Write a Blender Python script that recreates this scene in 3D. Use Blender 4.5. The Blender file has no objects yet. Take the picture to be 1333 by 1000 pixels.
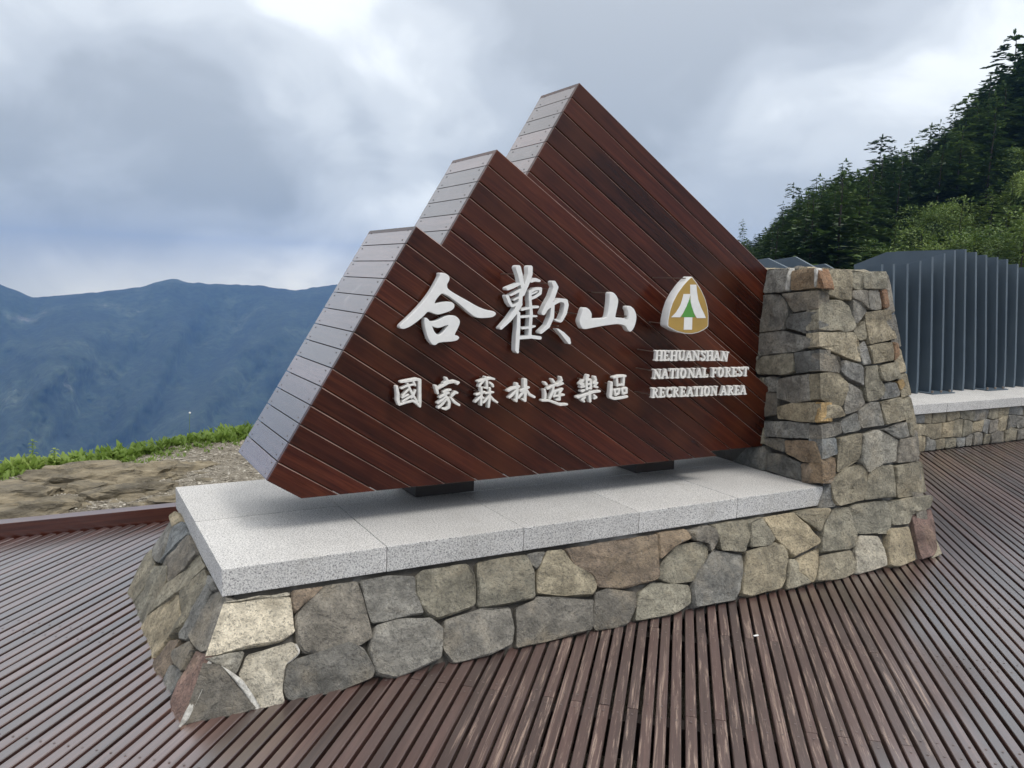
import bpy, bmesh, math, random
import numpy as np
from mathutils import Vector, Matrix, noise as mnoise

SC = bpy.context.scene
COL = SC.collection
R = random.Random(7)

# ------------------------------------------------------------------ camera (solved from the 0.6 m granite tiles)
PW, PH, FPX = 1333.0, 1000.0, 1067.9
YAW, PITCH, ROLL = math.radians(29.4349), math.radians(-7.3474), math.radians(1.897)
CAM = Vector((-0.48054, -2.83472, 1.02376))
_f = Vector((math.sin(YAW) * math.cos(PITCH), math.cos(YAW) * math.cos(PITCH), math.sin(PITCH)))
_r0 = Vector((math.cos(YAW), -math.sin(YAW), 0)); _u0 = _r0.cross(_f)
_r = math.cos(ROLL) * _r0 + math.sin(ROLL) * _u0
_u = -math.sin(ROLL) * _r0 + math.cos(ROLL) * _u0
cd = bpy.data.cameras.new('camera'); cam = bpy.data.objects.new('camera', cd); COL.objects.link(cam)
cd.sensor_width = 36.0; cd.lens = FPX / PW * 36.0; cd.clip_start = 0.05; cd.clip_end = 20000
cam.matrix_world = Matrix(((_r.x, _u.x, -_f.x, CAM.x), (_r.y, _u.y, -_f.y, CAM.y), (_r.z, _u.z, -_f.z, CAM.z), (0, 0, 0, 1)))
SC.camera = cam

# ------------------------------------------------------------------ sky, sun, exposure
SKY_OFF = (2.7, 3.8, 5.1)
SUN_EL, SUN_AZ = math.radians(58), math.radians(150)      # azimuth clockwise from +Y
W = bpy.data.worlds.new('World'); SC.world = W; W.use_nodes = True
nt = W.node_tree; nt.nodes.clear()
def N(tree, t, **kw):
    n = tree.nodes.new(t)
    for k, v in kw.items(): setattr(n, k, v)
    return n
out = N(nt, 'ShaderNodeOutputWorld'); bg = N(nt, 'ShaderNodeBackground'); bg.inputs[1].default_value = 0.1
sky = N(nt, 'ShaderNodeTexSky', sky_type='NISHITA'); sky.sun_disc = False
sky.sun_elevation = SUN_EL; sky.sun_rotation = SUN_AZ
tc = N(nt, 'ShaderNodeTexCoord')
sx = N(nt, 'ShaderNodeSeparateXYZ'); nt.links.new(tc.outputs['Generated'], sx.inputs[0])
def M2(tree, op, a, b=None, c=None, clamp=False):
    n = N(tree, 'ShaderNodeMath', operation=op); n.use_clamp = clamp
    for i, v in enumerate((a, b, c)):
        if v is None: continue
        if isinstance(v, (int, float)): n.inputs[i].default_value = v
        else: tree.links.new(v, n.inputs[i])
    return n.outputs[0]
el = M2(nt, 'MAXIMUM', sx.outputs[2], 0.0)
def wnoise(scale, detail, rough, dist=0.0, off=(0, 0, 0), zs=1.5, rz=-30):
    mp = N(nt, 'ShaderNodeMapping'); mp.inputs['Location'].default_value = off; mp.inputs['Scale'].default_value = (1, 1, zs); mp.inputs['Rotation'].default_value = (0, 0, math.radians(rz))
    nt.links.new(tc.outputs['Generated'], mp.inputs[0])
    n = N(nt, 'ShaderNodeTexNoise'); n.inputs['Scale'].default_value = scale; n.inputs['Detail'].default_value = detail
    n.inputs['Roughness'].default_value = rough; n.inputs['Distortion'].default_value = dist
    nt.links.new(mp.outputs[0], n.inputs['Vector']); return n.outputs[0]
big = wnoise(2.6, 3, 0.5, 0.4, SKY_OFF); fine = wnoise(6.5, 5, 0.5, 0.35, (1.7, 5.2, 0.6))
cl = M2(nt, 'ADD', M2(nt, 'MULTIPLY', big, 0.70), M2(nt, 'MULTIPLY', fine, 0.30))
rp = N(nt, 'ShaderNodeValToRGB'); nt.links.new(cl, rp.inputs[0]); rp.color_ramp.interpolation = 'EASE'
e = rp.color_ramp.elements
e[0].position = 0.38; e[0].color = (0.40, 0.46, 0.54, 1)
e[1].position = 0.63; e[1].color = (0.92, 0.98, 1.03, 1)
m = rp.color_ramp.elements.new(0.47); m.color = (0.52, 0.585, 0.67, 1)
m = rp.color_ramp.elements.new(0.545); m.color = (0.67, 0.735, 0.81, 1)
# overcast vault: brighter and whiter towards the zenith (CIE overcast law)
vault = M2(nt, 'ADD', M2(nt, 'MULTIPLY', el, 0.95), 0.95)
wh = N(nt, 'ShaderNodeMix', data_type='RGBA'); nt.links.new(M2(nt, 'MULTIPLY', M2(nt, 'MULTIPLY', el, el), 1.5, clamp=True), wh.inputs[0])
nt.links.new(rp.outputs[0], wh.inputs[6]); wh.inputs[7].default_value = (0.80, 0.77, 0.73, 1)
hzn = N(nt, 'ShaderNodeMix', data_type='RGBA', blend_type='MULTIPLY'); hzn.inputs[7].default_value = (1.85, 1.65, 1.32, 1)   # pale bright band of the horizon
nt.links.new(M2(nt, 'SUBTRACT', 1.0, M2(nt, 'MULTIPLY', M2(nt, 'ADD', sx.outputs[2], 0.03), 16.0, clamp=True)), hzn.inputs[0]); nt.links.new(wh.outputs[2], hzn.inputs[6])
vm = N(nt, 'ShaderNodeVectorMath', operation='SCALE'); nt.links.new(hzn.outputs[2], vm.inputs[0]); nt.links.new(M2(nt, 'MULTIPLY', vault, 10.0), vm.inputs['Scale'])
mx = N(nt, 'ShaderNodeMix', data_type='RGBA'); mx.inputs[0].default_value = 0.95
nt.links.new(sky.outputs[0], mx.inputs[6]); nt.links.new(vm.outputs[0], mx.inputs[7])
nt.links.new(mx.outputs[2], bg.inputs[0]); nt.links.new(bg.outputs[0], out.inputs[0])

sd = bpy.data.lights.new('sun', 'SUN'); sun = bpy.data.objects.new('sun', sd); COL.objects.link(sun)
sd.energy = 1.4; sd.angle = math.radians(20); sd.color = (1.0, 0.94, 0.86)
sdir = Vector((math.sin(SUN_AZ) * math.cos(SUN_EL), math.cos(SUN_AZ) * math.cos(SUN_EL), math.sin(SUN_EL)))
sun.rotation_euler = sdir.to_track_quat('Z', 'Y').to_euler()
SC.view_settings.view_transform = 'Standard'; SC.view_settings.look = 'None'
SC.view_settings.exposure = 0.0; SC.view_settings.gamma = 1.0
SC.render.engine = 'CYCLES'
SC.cycles.use_denoising = True; SC.cycles.use_adaptive_sampling = True; SC.cycles.adaptive_threshold = 0.02
SC.cycles.max_bounces = 4; SC.cycles.diffuse_bounces = 2; SC.cycles.glossy_bounces = 2; SC.cycles.transparent_max_bounces = 6
SC.cycles.volume_bounces = 0

# ------------------------------------------------------------------ pixel rays
def ray(x, y): x, y = float(x), float(y); return (x - PW / 2) / FPX * _r - (y - PH / 2) / FPX * _u + _f
def onz(x, y, z): d = ray(x, y); return CAM + d * ((z - CAM.z) / d.z)
def ony(x, y, Y): d = ray(x, y); return CAM + d * ((Y - CAM.y) / d.y)
def onx(x, y, X): d = ray(x, y); return CAM + d * ((X - CAM.x) / d.x)
def onplane(x, y, P, n):
    d = ray(x, y); return CAM + d * ((P - CAM).dot(n) / d.dot(n))
def at(x, y, dist):
    d = ray(x, y); return CAM + d * (dist / d.length)

# ------------------------------------------------------------------ helpers
def mesh_obj(name, verts, faces, mat, parent=None, smooth=False, loc=None, color=None):
    me = bpy.data.meshes.new(name); me.from_pydata([tuple(v) for v in verts], [], faces); me.update()
    if smooth: me.polygons.foreach_set('use_smooth', [True] * len(me.polygons))
    return link(name, me, mat, parent, loc, color)
def link(name, me, mat, parent=None, loc=None, color=None):
    o = bpy.data.objects.new(name, me); COL.objects.link(o)
    if mat is not None and not me.materials: me.materials.append(mat)
    if parent is not None: o.parent = parent
    if loc is not None: o.location = loc
    if color is not None: o.color = (color[0], color[1], color[2], 1)
    return o
def bm_obj(name, bm, mat, parent=None, smooth=False, loc=None, color=None):
    me = bpy.data.meshes.new(name); bm.normal_update(); bm.to_mesh(me); bm.free()
    if smooth: me.polygons.foreach_set('use_smooth', [True] * len(me.polygons))
    return link(name, me, mat, parent, loc, color)
def empty(name, loc, label=None, cat=None, group=None, kind=None):
    o = bpy.data.objects.new(name, None); COL.objects.link(o); o.location = loc; o.empty_display_size = 0.1
    return tag(o, label, cat, group, kind)
def tag(o, label=None, cat=None, group=None, kind=None):
    if label: o['label'] = label
    if cat: o['category'] = cat
    if group: o['group'] = group
    if kind: o['kind'] = kind
    return o
def box(bm, x0, x1, y0, y1, z0, z1, bev=0.0):
    vs = [bm.verts.new((x, y, z)) for z in (z0, z1) for y in (y0, y1) for x in (x0, x1)]
    fs = [(0, 2, 3, 1), (4, 5, 7, 6), (0, 1, 5, 4), (2, 6, 7, 3), (0, 4, 6, 2), (1, 3, 7, 5)]
    fl = [bm.faces.new([vs[i] for i in f]) for f in fs]
    if bev:
        es = list({ed for f in fl for ed in f.edges})
        bmesh.ops.bevel(bm, geom=es, offset=bev, segments=2, affect='EDGES', profile=0.7)
def tube(bm, a, b, r0, r1, seg=6):
    a, b = Vector(a), Vector(b); d = (b - a).normalized(); q = d.to_track_quat('Z', 'Y')
    ra = []; rb = []
    for i in range(seg):
        t = 2 * math.pi * i / seg; v = q @ Vector((math.cos(t), math.sin(t), 0))
        ra.append(bm.verts.new(a + v * r0)); rb.append(bm.verts.new(b + v * r1))
    for i in range(seg): bm.faces.new((ra[i], ra[(i + 1) % seg], rb[(i + 1) % seg], rb[i]))
    bm.faces.new(ra[::-1]); bm.faces.new(rb)
def nz(p, s=1.0): return mnoise.noise(Vector(p) * s)

# ------------------------------------------------------------------ materials
def mat(name):
    m = bpy.data.materials.new(name); m.use_nodes = True
    t = m.node_tree; b = t.nodes['Principled BSDF']; return m, t, b
def tex(t, scale, detail=4, rough=0.55, coord='Object', vscale=(1, 1, 1), dist=0.0, kind='Noise', off=None):
    c = N(t, 'ShaderNodeTexCoord') if coord != 'Position' else N(t, 'ShaderNodeNewGeometry')
    mp = N(t, 'ShaderNodeMapping'); mp.inputs['Scale'].default_value = vscale
    t.links.new(c.outputs[coord], mp.inputs[0])
    if off == 'random':
        oi = N(t, 'ShaderNodeObjectInfo'); vm = N(t, 'ShaderNodeVectorMath', operation='SCALE')
        vm.inputs[0].default_value = (37.0, 19.0, 53.0); t.links.new(oi.outputs['Random'], vm.inputs['Scale'])
        t.links.new(vm.outputs[0], mp.inputs['Location'])
    if kind == 'Noise':
        n = N(t, 'ShaderNodeTexNoise'); n.inputs['Detail'].default_value = detail; n.inputs['Roughness'].default_value = rough
        n.inputs['Distortion'].default_value = dist
    else:
        n = N(t, 'ShaderNodeTexVoronoi')
    n.inputs['Scale'].default_value = scale
    t.links.new(mp.outputs[0], n.inputs['Vector']); return n.outputs[0]
def ramp(t, fac, stops):
    r = N(t, 'ShaderNodeValToRGB'); t.links.new(fac, r.inputs[0]); e = r.color_ramp.elements
    e[0].position, e[1].position = stops[0][0], stops[-1][0]
    def c(v): return (v, v, v, 1) if isinstance(v, (int, float)) else (*v, 1)
    e[0].color, e[1].color = c(stops[0][1]), c(stops[-1][1])
    for p, v in stops[1:-1]: e.new(p).color = c(v)
    return r.outputs[0]
def mix(t, fac, a, b, mode='MIX'):
    n = N(t, 'ShaderNodeMix', data_type='RGBA', blend_type=mode)
    for i, v in ((0, fac), (6, a), (7, b)):
        if isinstance(v, (int, float)): n.inputs[i].default_value = v if i == 0 else (v, v, v, 1)
        elif isinstance(v, tuple): n.inputs[i].default_value = (*v, 1)
        else: t.links.new(v, n.inputs[i])
    return n.outputs[2]
def bump(t, b, h, strength=0.3, dist=0.01):
    n = N(t, 'ShaderNodeBump'); n.inputs['Strength'].default_value = strength; n.inputs['Distance'].default_value = dist
    t.links.new(h, n.inputs['Height']); t.links.new(n.outputs[0], b.inputs['Normal'])
def objcol(t): return N(t, 'ShaderNodeObjectInfo').outputs['Color']
def objrnd(t): return N(t, 'ShaderNodeObjectInfo').outputs['Random']
MAT = {}

m, t, b = mat('stone'); MAT['stone'] = m
base = mix(t, 1.0, objcol(t), ramp(t, tex(t, 11, 6, 0.68, 'Position', dist=0.4), [(0.28, 0.42), (0.5, 0.98), (0.74, 1.75)]), 'MULTIPLY')
base = mix(t, ramp(t, tex(t, 5.5, 4, 0.6, 'Position'), [(0.50, 0.0), (0.72, 0.45)]), base, (0.32, 0.255, 0.16))
base = mix(t, ramp(t, tex(t, 85, 4, 0.75, 'Position'), [(0.36, 0.6), (0.50, 0.0)]), base, (0.07, 0.07, 0.065))
base = mix(t, ramp(t, tex(t, 26, 5, 0.75, 'Position', dist=1.5), [(0.63, 0.0), (0.70, 0.55)]), base, (0.58, 0.56, 0.50))
t.links.new(base, b.inputs['Base Color']); b.inputs['Roughness'].default_value = 0.82
h1 = tex(t, 17, 7, 0.7, 'Position', dist=0.8); h2 = tex(t, 110, 3, 0.7, 'Position')
bump(t, b, M2(t, 'ADD', h1, M2(t, 'MULTIPLY', h2, 0.3)), 1.0, 0.034)

m, t, b = mat('mortar'); MAT['mortar'] = m
c = ramp(t, tex(t, 3.2, 4, 0.6, 'Position'), [(0.42, (0.065, 0.060, 0.053)), (0.58, (0.15, 0.14, 0.125)), (0.70, (0.40, 0.39, 0.37))])
t.links.new(c, b.inputs['Base Color']); b.inputs['Roughness'].default_value = 0.95
bump(t, b, tex(t, 60, 6, 0.7, 'Position'), 0.8, 0.01)

m, t, b = mat('cement'); MAT['cement'] = m
c = ramp(t, tex(t, 40, 6, 0.7, 'Position'), [(0.35, (0.34, 0.33, 0.30)), (0.6, (0.68, 0.67, 0.63))])
t.links.new(c, b.inputs['Base Color']); b.inputs['Roughness'].default_value = 0.95
bump(t, b, tex(t, 70, 6, 0.7, 'Position'), 0.9, 0.01)

m, t, b = mat('granite'); MAT['granite'] = m
sp = tex(t, 170, 3, 0.65, 'Position')
c = ramp(t, sp, [(0.30, (0.10, 0.10, 0.105)), (0.40, (0.36, 0.36, 0.365)), (0.50, (0.62, 0.62, 0.61)), (0.7, (0.80, 0.795, 0.775))])
c = mix(t, 1.0, c, ramp(t, tex(t, 2.3, 4, 0.6, 'Position'), [(0.3, 0.88), (0.7, 1.06)]), 'MULTIPLY')
c = mix(t, ramp(t, tex(t, 330, 2, 0.5, 'Position'), [(0.30, 0.75), (0.37, 0.0)]), c, (0.10, 0.10, 0.11))
c = mix(t, 1.0, c, ramp(t, objrnd(t), [(0.0, 0.93), (1.0, 1.04)]), 'MULTIPLY')
c = mix(t, ramp(t, tex(t, 5.5, 6, 0.7, 'Position', (1, 1, 0.35), 1.0), [(0.55, 0.0), (0.75, 0.30)]), c, (0.33, 0.315, 0.28))
t.links.new(c, b.inputs['Base Color']); b.inputs['Roughness'].default_value = 0.62
bump(t, b, sp, 0.18, 0.002)

def wood(name, cols, rough, grain=1.0, wear=False, coat=0.6, coat_ior=1.6, spec=0.7):
    m, t, b = mat(name); MAT[name] = m
    g = tex(t, 5.0, 6, 0.62, 'Object', (0.55, 9, 9), 0.6, off='random')
    g2 = tex(t, 16, 6, 0.7, 'Object', (0.22, 12, 12), 0.4, off='random')
    c = ramp(t, g, [(0.28, cols[0]), (0.5, cols[1]), (0.74, cols[2])])
    c = mix(t, 0.55, c, ramp(t, g2, [(0.3, 0.45), (0.7, 1.45)]), 'MULTIPLY')
    rr = N(t, 'ShaderNodeHueSaturation'); t.links.new(c, rr.inputs['Color'])
    t.links.new(M2(t, 'ADD', M2(t, 'MULTIPLY', objrnd(t), 0.95), 0.55), rr.inputs['Value'])
    c = rr.outputs[0]
    b.inputs['Roughness'].default_value = rough
    b.inputs['Specular IOR Level'].default_value = spec
    b.inputs['Coat Weight'].default_value = coat; b.inputs['Coat Roughness'].default_value = rough * 0.8; b.inputs['Coat IOR'].default_value = coat_ior
    return m, t, b, c, g2
# varnished sign boards
m, t, b, c, g2 = wood('sign_wood', [(0.022, 0.0052, 0.0040), (0.042, 0.0095, 0.0055), (0.078, 0.0195, 0.0092)], 0.26, coat=0.2, coat_ior=1.4, spec=0.26)
c = mix(t, ramp(t, tex(t, 2.6, 3, 0.5, 'Position'), [(0.45, 0.0), (0.72, 0.5)]), c, (0.10, 0.030, 0.012))
t.links.new(c, b.inputs['Base Color']); bump(t, b, g2, 0.12, 0.003)
# weathered boards of the edges, the deck
m, t, b, c, g2 = wood('edge_wood', [(0.075, 0.045, 0.043), (0.115, 0.072, 0.070), (0.17, 0.115, 0.112)], 0.22, coat=1.0, coat_ior=1.72, spec=0.6)
c = mix(t, ramp(t, tex(t, 7, 6, 0.75, 'Position', dist=1.0), [(0.60, 0.0), (0.72, 0.5)]), c, (0.42, 0.38, 0.38))
t.links.new(c, b.inputs['Base Color']); bump(t, b, g2, 0.1, 0.002)
m, t, b, c, g2 = wood('deck_wood', [(0.036, 0.016, 0.0135), (0.068, 0.034, 0.029), (0.115, 0.066, 0.057)], 0.30, coat=1.0, coat_ior=2.1, spec=1.0)
sxy = N(t, 'ShaderNodeSeparateXYZ'); gm = N(t, 'ShaderNodeNewGeometry'); t.links.new(gm.outputs['Position'], sxy.inputs[0])
# foot wear in front of the plinth where visitors stand
dx = M2(t, 'MULTIPLY', M2(t, 'SUBTRACT', sxy.outputs[0], 1.55), 0.60); dy = M2(t, 'MULTIPLY', M2(t, 'ADD', sxy.outputs[1], 0.75), 0.95)
d2 = M2(t, 'SQRT', M2(t, 'ADD', M2(t, 'MULTIPLY', dx, dx), M2(t, 'MULTIPLY', dy, dy)))
zone = ramp(t, M2(t, 'ADD', d2, M2(t, 'MULTIPLY', tex(t, 2.2, 3, 0.5, 'Position'), 0.5)), [(0.75, 1.0), (1.45, 0.0)])
scr = tex(t, 11, 8, 0.78, 'Object', (0.9, 7, 7), 0.3, off='random')
thr = M2(t, 'SUBTRACT', 0.69, M2(t, 'MULTIPLY', zone, 0.16))
wearm = M2(t, 'MULTIPLY', M2(t, 'SUBTRACT', scr, thr), 14.0, clamp=True)
c = mix(t, M2(t, 'MULTIPLY', zone, 0.45), c, (0.062, 0.034, 0.029))
c = mix(t, M2(t, 'MULTIPLY', wearm, 0.75), c, (0.36, 0.265, 0.215))
t.links.new(c, b.inputs['Base Color'])
t.links.new(M2(t, 'ADD', M2(t, 'MULTIPLY', zone, 0.3), 0.34), b.inputs['Roughness'])
t.links.new(M2(t, 'SUBTRACT', 1.0, M2(t, 'MULTIPLY', zone, 0.7)), b.inputs['Coat Weight'])
bump(t, b, M2(t, 'ADD', g2, M2(t, 'MULTIPLY', scr, 0.8)), 0.25, 0.003)
m, t, b, c, g2 = wood('kerb_wood', [(0.045, 0.010, 0.007), (0.075, 0.019, 0.011), (0.11, 0.033, 0.019)], 0.28, coat=0.8, coat_ior=1.7, spec=0.4)
t.links.new(c, b.inputs['Base Color'])
m, t, b, c, g2 = wood('dark_wood', [(0.012, 0.006, 0.005), (0.02, 0.010, 0.008), (0.035, 0.017, 0.012)], 0.6, coat=0.0)
t.links.new(c, b.inputs['Base Color'])

def plain(name, col, rough=0.5, metal=0.0, var=0.0, vs=8, coat=0.0):
    m, t, b = mat(name); MAT[name] = m
    if var:
        c = mix(t, 1.0, col, ramp(t, tex(t, vs, 5, 0.6, 'Position'), [(0.3, 1 - var), (0.7, 1 + var)]), 'MULTIPLY'); t.links.new(c, b.inputs['Base Color'])
    else: b.inputs['Base Color'].default_value = (*col, 1)
    b.inputs['Roughness'].default_value = rough; b.inputs['Metallic'].default_value = metal; b.inputs['Coat Weight'].default_value = coat
    return m
plain('white_paint', (0.80, 0.81, 0.81), 0.38, var=0.05, vs=30)
plain('letter_paint', (0.78, 0.77, 0.74), 0.42, var=0.12, vs=60)
plain('gold', (0.40, 0.26, 0.065), 0.42, var=0.1)
plain('green', (0.085, 0.30, 0.055), 0.4)
plain('pin', (0.32, 0.26, 0.22), 0.35, 0.7)
plain('lit_edge', (0.26, 0.17, 0.14), 0.45, var=0.5, vs=7)  # pale brown standing in for sky glint on the boards' upper chamfers
plain('deck_screw', (0.17, 0.14, 0.135), 0.4, 0.3)
plain('screw', (0.03, 0.025, 0.025), 0.5, 0.6)
plain('void', (0.02, 0.018, 0.016), 0.9)
m, t, b = mat('fin_steel'); MAT['fin_steel'] = m
c = ramp(t, tex(t, 1.4, 5, 0.6, 'Position', (1, 1, 0.5)), [(0.3, (0.062, 0.088, 0.118)), (0.55, (0.088, 0.120, 0.152)), (0.75, (0.13, 0.165, 0.20))])
t.links.new(c, b.inputs['Base Color']); b.inputs['Roughness'].default_value = 0.48; b.inputs['Specular IOR Level'].default_value = 0.4
plain('fin_edge', (0.36, 0.41, 0.47), 0.5, var=0.12)

def leaf(name, c0, c1, c2, trans=0.25):
    m, t, b = mat(name); MAT[name] = m
    v = M2(t, 'ADD', M2(t, 'MULTIPLY', tex(t, 1.1, 3, 0.5, 'Position'), 0.7), M2(t, 'MULTIPLY', objrnd(t), 0.3))
    c = ramp(t, v, [(0.3, c0), (0.5, c1), (0.68, c2)])
    t.links.new(c, b.inputs['Base Color']); b.inputs['Roughness'].default_value = 0.6
    tr = N(t, 'ShaderNodeBsdfTranslucent'); t.links.new(c, tr.inputs[0])
    ms = N(t, 'ShaderNodeMixShader'); ms.inputs[0].default_value = trans
    t.links.new(b.outputs[0], ms.inputs[1]); t.links.new(tr.outputs[0], ms.inputs[2])
    t.links.new(ms.outputs[0], t.nodes['Material Output'].inputs[0])
leaf('fir_needles', (0.036, 0.072, 0.024), (0.068, 0.122, 0.036), (0.15, 0.22, 0.062), 0.22)
leaf('young_needles', (0.070, 0.125, 0.027), (0.135, 0.205, 0.048), (0.25, 0.33, 0.090), 0.25)
leaf('grass_leaf', (0.11, 0.185, 0.035), (0.22, 0.33, 0.065), (0.40, 0.50, 0.14), 0.4)
plain('bark', (0.045, 0.035, 0.028), 0.9, var=0.3)

m, t, b = mat('gravel_ground'); MAT['gravel_ground'] = m
c = ramp(t, tex(t, 45, 6, 0.75, 'Position'), [(0.32, (0.13, 0.115, 0.09)), (0.5, (0.30, 0.275, 0.225)), (0.68, (0.55, 0.52, 0.46))])
c = mix(t, ramp(t, tex(t, 1.6, 4, 0.6, 'Position'), [(0.4, 0.0), (0.65, 0.55)]), c, (0.20, 0.17, 0.12))
t.links.new(c, b.inputs['Base Color']); b.inputs['Roughness'].default_value = 0.95
bump(t, b, tex(t, 60, 6, 0.75, 'Position'), 1.0, 0.02)
m, t, b = mat('rock'); MAT['rock'] = m
g = tex(t, 5, 8, 0.7, 'Position', (0.8, 0.8, 4.0), 0.8)
c = ramp(t, g, [(0.3, (0.09, 0.08, 0.062)), (0.46, (0.21, 0.185, 0.135)), (0.60, (0.34, 0.29, 0.20)), (0.75, (0.50, 0.45, 0.34))])
t.links.new(c, b.inputs['Base Color']); b.inputs['Roughness'].default_value = 0.9
bump(t, b, tex(t, 11, 9, 0.72, 'Position', (1, 1, 3), 0.8), 1.0, 0.04)
m, t, b = mat('pebble'); MAT['pebble'] = m
c = ramp(t, tex(t, 23, 2, 0.5, 'Position'), [(0.35, (0.14, 0.125, 0.10)), (0.5, (0.29, 0.265, 0.22)), (0.68, (0.58, 0.55, 0.48))])
t.links.new(c, b.inputs['Base Color']); b.inputs['Roughness'].default_value = 0.9
m, t, b = mat('forest_floor'); MAT['forest_floor'] = m
c = ramp(t, tex(t, 0.3, 5, 0.65, 'Position'), [(0.35, (0.016, 0.030, 0.014)), (0.6, (0.045, 0.075, 0.026))])
t.links.new(c, b.inputs['Base Color']); b.inputs['Roughness'].default_value = 0.9
m, t, b = mat('mountain_forest'); MAT['mountain_forest'] = m
c = ramp(t, tex(t, 0.006, 8, 0.65, 'Position'), [(0.35, (0.020, 0.034, 0.022)), (0.52, (0.035, 0.055, 0.030)), (0.66, (0.075, 0.10, 0.06)), (0.75, (0.19, 0.19, 0.165))])
c = mix(t, 1.0, c, ramp(t, tex(t, 0.045, 5, 0.7, 'Position'), [(0.35, 0.4), (0.65, 1.4)]), 'MULTIPLY')
t.links.new(c, b.inputs['Base Color']); b.inputs['Roughness'].default_value = 0.95
bump(t, b, tex(t, 0.03, 6, 0.72, 'Position'), 0.5, 9.0)

DZ = -0.42          # deck level; z = 0 is the top of the granite slab
# ================================================================== SETTING
# ---- ground: one sheet that carries the deck, the gravel shoulder and falls away into the valley on the left
def ground_z(x, y):
    # shoulder beyond the kerb, edge of the slope runs roughly along y = 4.3 + 0.10x
    if y < 2.2: base = -0.68
    else:
        base = -0.375 + 0.018 * min(y - 2.2, 2.5)
        if y < 2.32: base = -0.68 + (base + 0.68) * max(0, (y - 2.2) / 0.12)
    edge = 3.72 + 0.40 * max(-4, min(x, 2.0)) + 0.14 * nz((x * 0.7, 3.3, 0))
    if x > 2.0: edge += (x - 2.0) * 0.35
    if y > edge:
        d = y - edge; base -= 0.9 * d * d / (d + 1.2)
    if x < -4: base -= 0.35 * (-4 - x) ** 1.15
    base = max(base, -700 + 0.02 * abs(x))
    return base + 0.02 * nz((x * 1.3, y * 1.3, 0)) + 0.006 * nz((x * 9, y * 9, 2))
xs = list(np.linspace(-6, 4, 90)) + [5, 6.5, 8, 10, 13, 17, 24, 34, 60, 110, 220, 420]
xs = [-2600, -1500, -800, -420, -220, -110, -60, -34, -20, -13, -9, -7.2] + xs
ys = [-900, -300, -120, -60, -30, -15, -8, -4, 0, 1.6, 2.18] + list(np.linspace(2.21, 6.5, 70)) + [7, 8, 9.5, 12, 16, 24, 40, 70, 130, 260, 520, 1000]
vs = [(x, y, ground_z(x, y)) for y in ys for x in xs]; nx_ = len(xs)
fs = [(j * nx_ + i, j * nx_ + i + 1, (j + 1) * nx_ + i + 1, (j + 1) * nx_ + i) for j in range(len(ys) - 1) for i in range(nx_ - 1)]
ground = mesh_obj('ground', vs, fs, MAT['gravel_ground'], smooth=True); tag(ground, kind='structure')

# ---- deck: every slat is a piece
deck = tag(bpy.data.objects.new('deck', None), kind='structure'); COL.objects.link(deck); deck.location = (1, 0, DZ)
TH = math.radians(40.93); DDx, DDy = math.sin(TH), math.cos(TH); NNx, NNy = math.cos(TH), -math.sin(TH)
PITCHW, GAP, SH = 0.0486, 0.0120, 0.032
def slat_mesh(L):
    bm = bmesh.new(); w = (PITCHW - GAP) / 2; c = 0.0025
    prof = [(-w, -SH), (w, -SH), (w, -c), (w - c, 0), (-w + c, 0), (-w, -c)]
    a = [bm.verts.new((0, p[0], p[1])) for p in prof]; e_ = [bm.verts.new((L, p[0], p[1])) for p in prof]
    for i in range(6): bm.faces.new((a[i], a[(i + 1) % 6], e_[(i + 1) % 6], e_[i]))
    bm.faces.new(a[::-1]); bm.faces.new(e_); bmesh.ops.recalc_face_normals(bm, faces=bm.faces)
    me = bpy.data.meshes.new('slat'); bm.to_mesh(me); bm.free(); me.materials.append(MAT['deck_wood']); return me
SLATM = slat_mesh(1.0)
nslat = 0
def slat(n, s0, s1):
    global nslat
    o = bpy.data.objects.new('slat', SLATM); COL.objects.link(o); o.parent = deck
    jz = R.uniform(-0.0012, 0.0012); ja = R.uniform(-0.0006, 0.0006); n2 = n + R.uniform(-0.0009, 0.0009)
    o.location = (s0 * DDx + n2 * NNx - 1, s0 * DDy + n2 * NNy, jz)
    o.rotation_euler = (0, 0, math.pi / 2 - TH + ja); o.scale = (s1 - s0, 1, 1); nslat += 1
k0 = int(-3.0 / PITCHW); k1 = int(6.6 / PITCHW)
for k in range(k0, k1):
    n = 1.068 + (k - 22) * PITCHW
    for ym in (1.70, 2.085):
        smax = (ym + n * math.sin(TH)) / math.cos(TH); x_end = smax * DDx + n * NNx
        if ym == 1.70 and x_end > 3.4: break
    smin = -1.9 if n < 2.7 else (-1.9 + (n - 2.7) * 0.6)
    if smin > smax - 0.2: continue
    if 0.35 < n < 2.35:
        off = 0.22 if k % 2 else 0.915
        cuts = [off] if R.random() < 0.85 else []
    else: cuts = []
    pts = [smin] + cuts + [smax]
    for a, c_ in zip(pts[:-1], pts[1:]): slat(n, a + 0.0012, c_ - 0.0012)
for i, s in enumerate((-1.4, -0.45, 0.22, 0.915, 1.58, 2.25, 2.92, 3.6, 4.3, 5.0, 5.7, 6.4)):
    bm = bmesh.new(); a, c_ = -3.0, 6.4
    if s > 1.6: a = -2.6 + (s - 1.6) * 0.9
    box(bm, -0.03, 0.03, a, c_, -0.17, -SH - 0.002)
    o = bm_obj('joist', bm, MAT['dark_wood'], deck); o.location = (s * DDx - 1, s * DDy, 0); o.rotation_euler = (0, 0, math.pi / 2 - TH + math.pi)
    o.rotation_euler = (0, 0, math.pi / 2 - TH); o.scale = (1, -1, 1)

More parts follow.
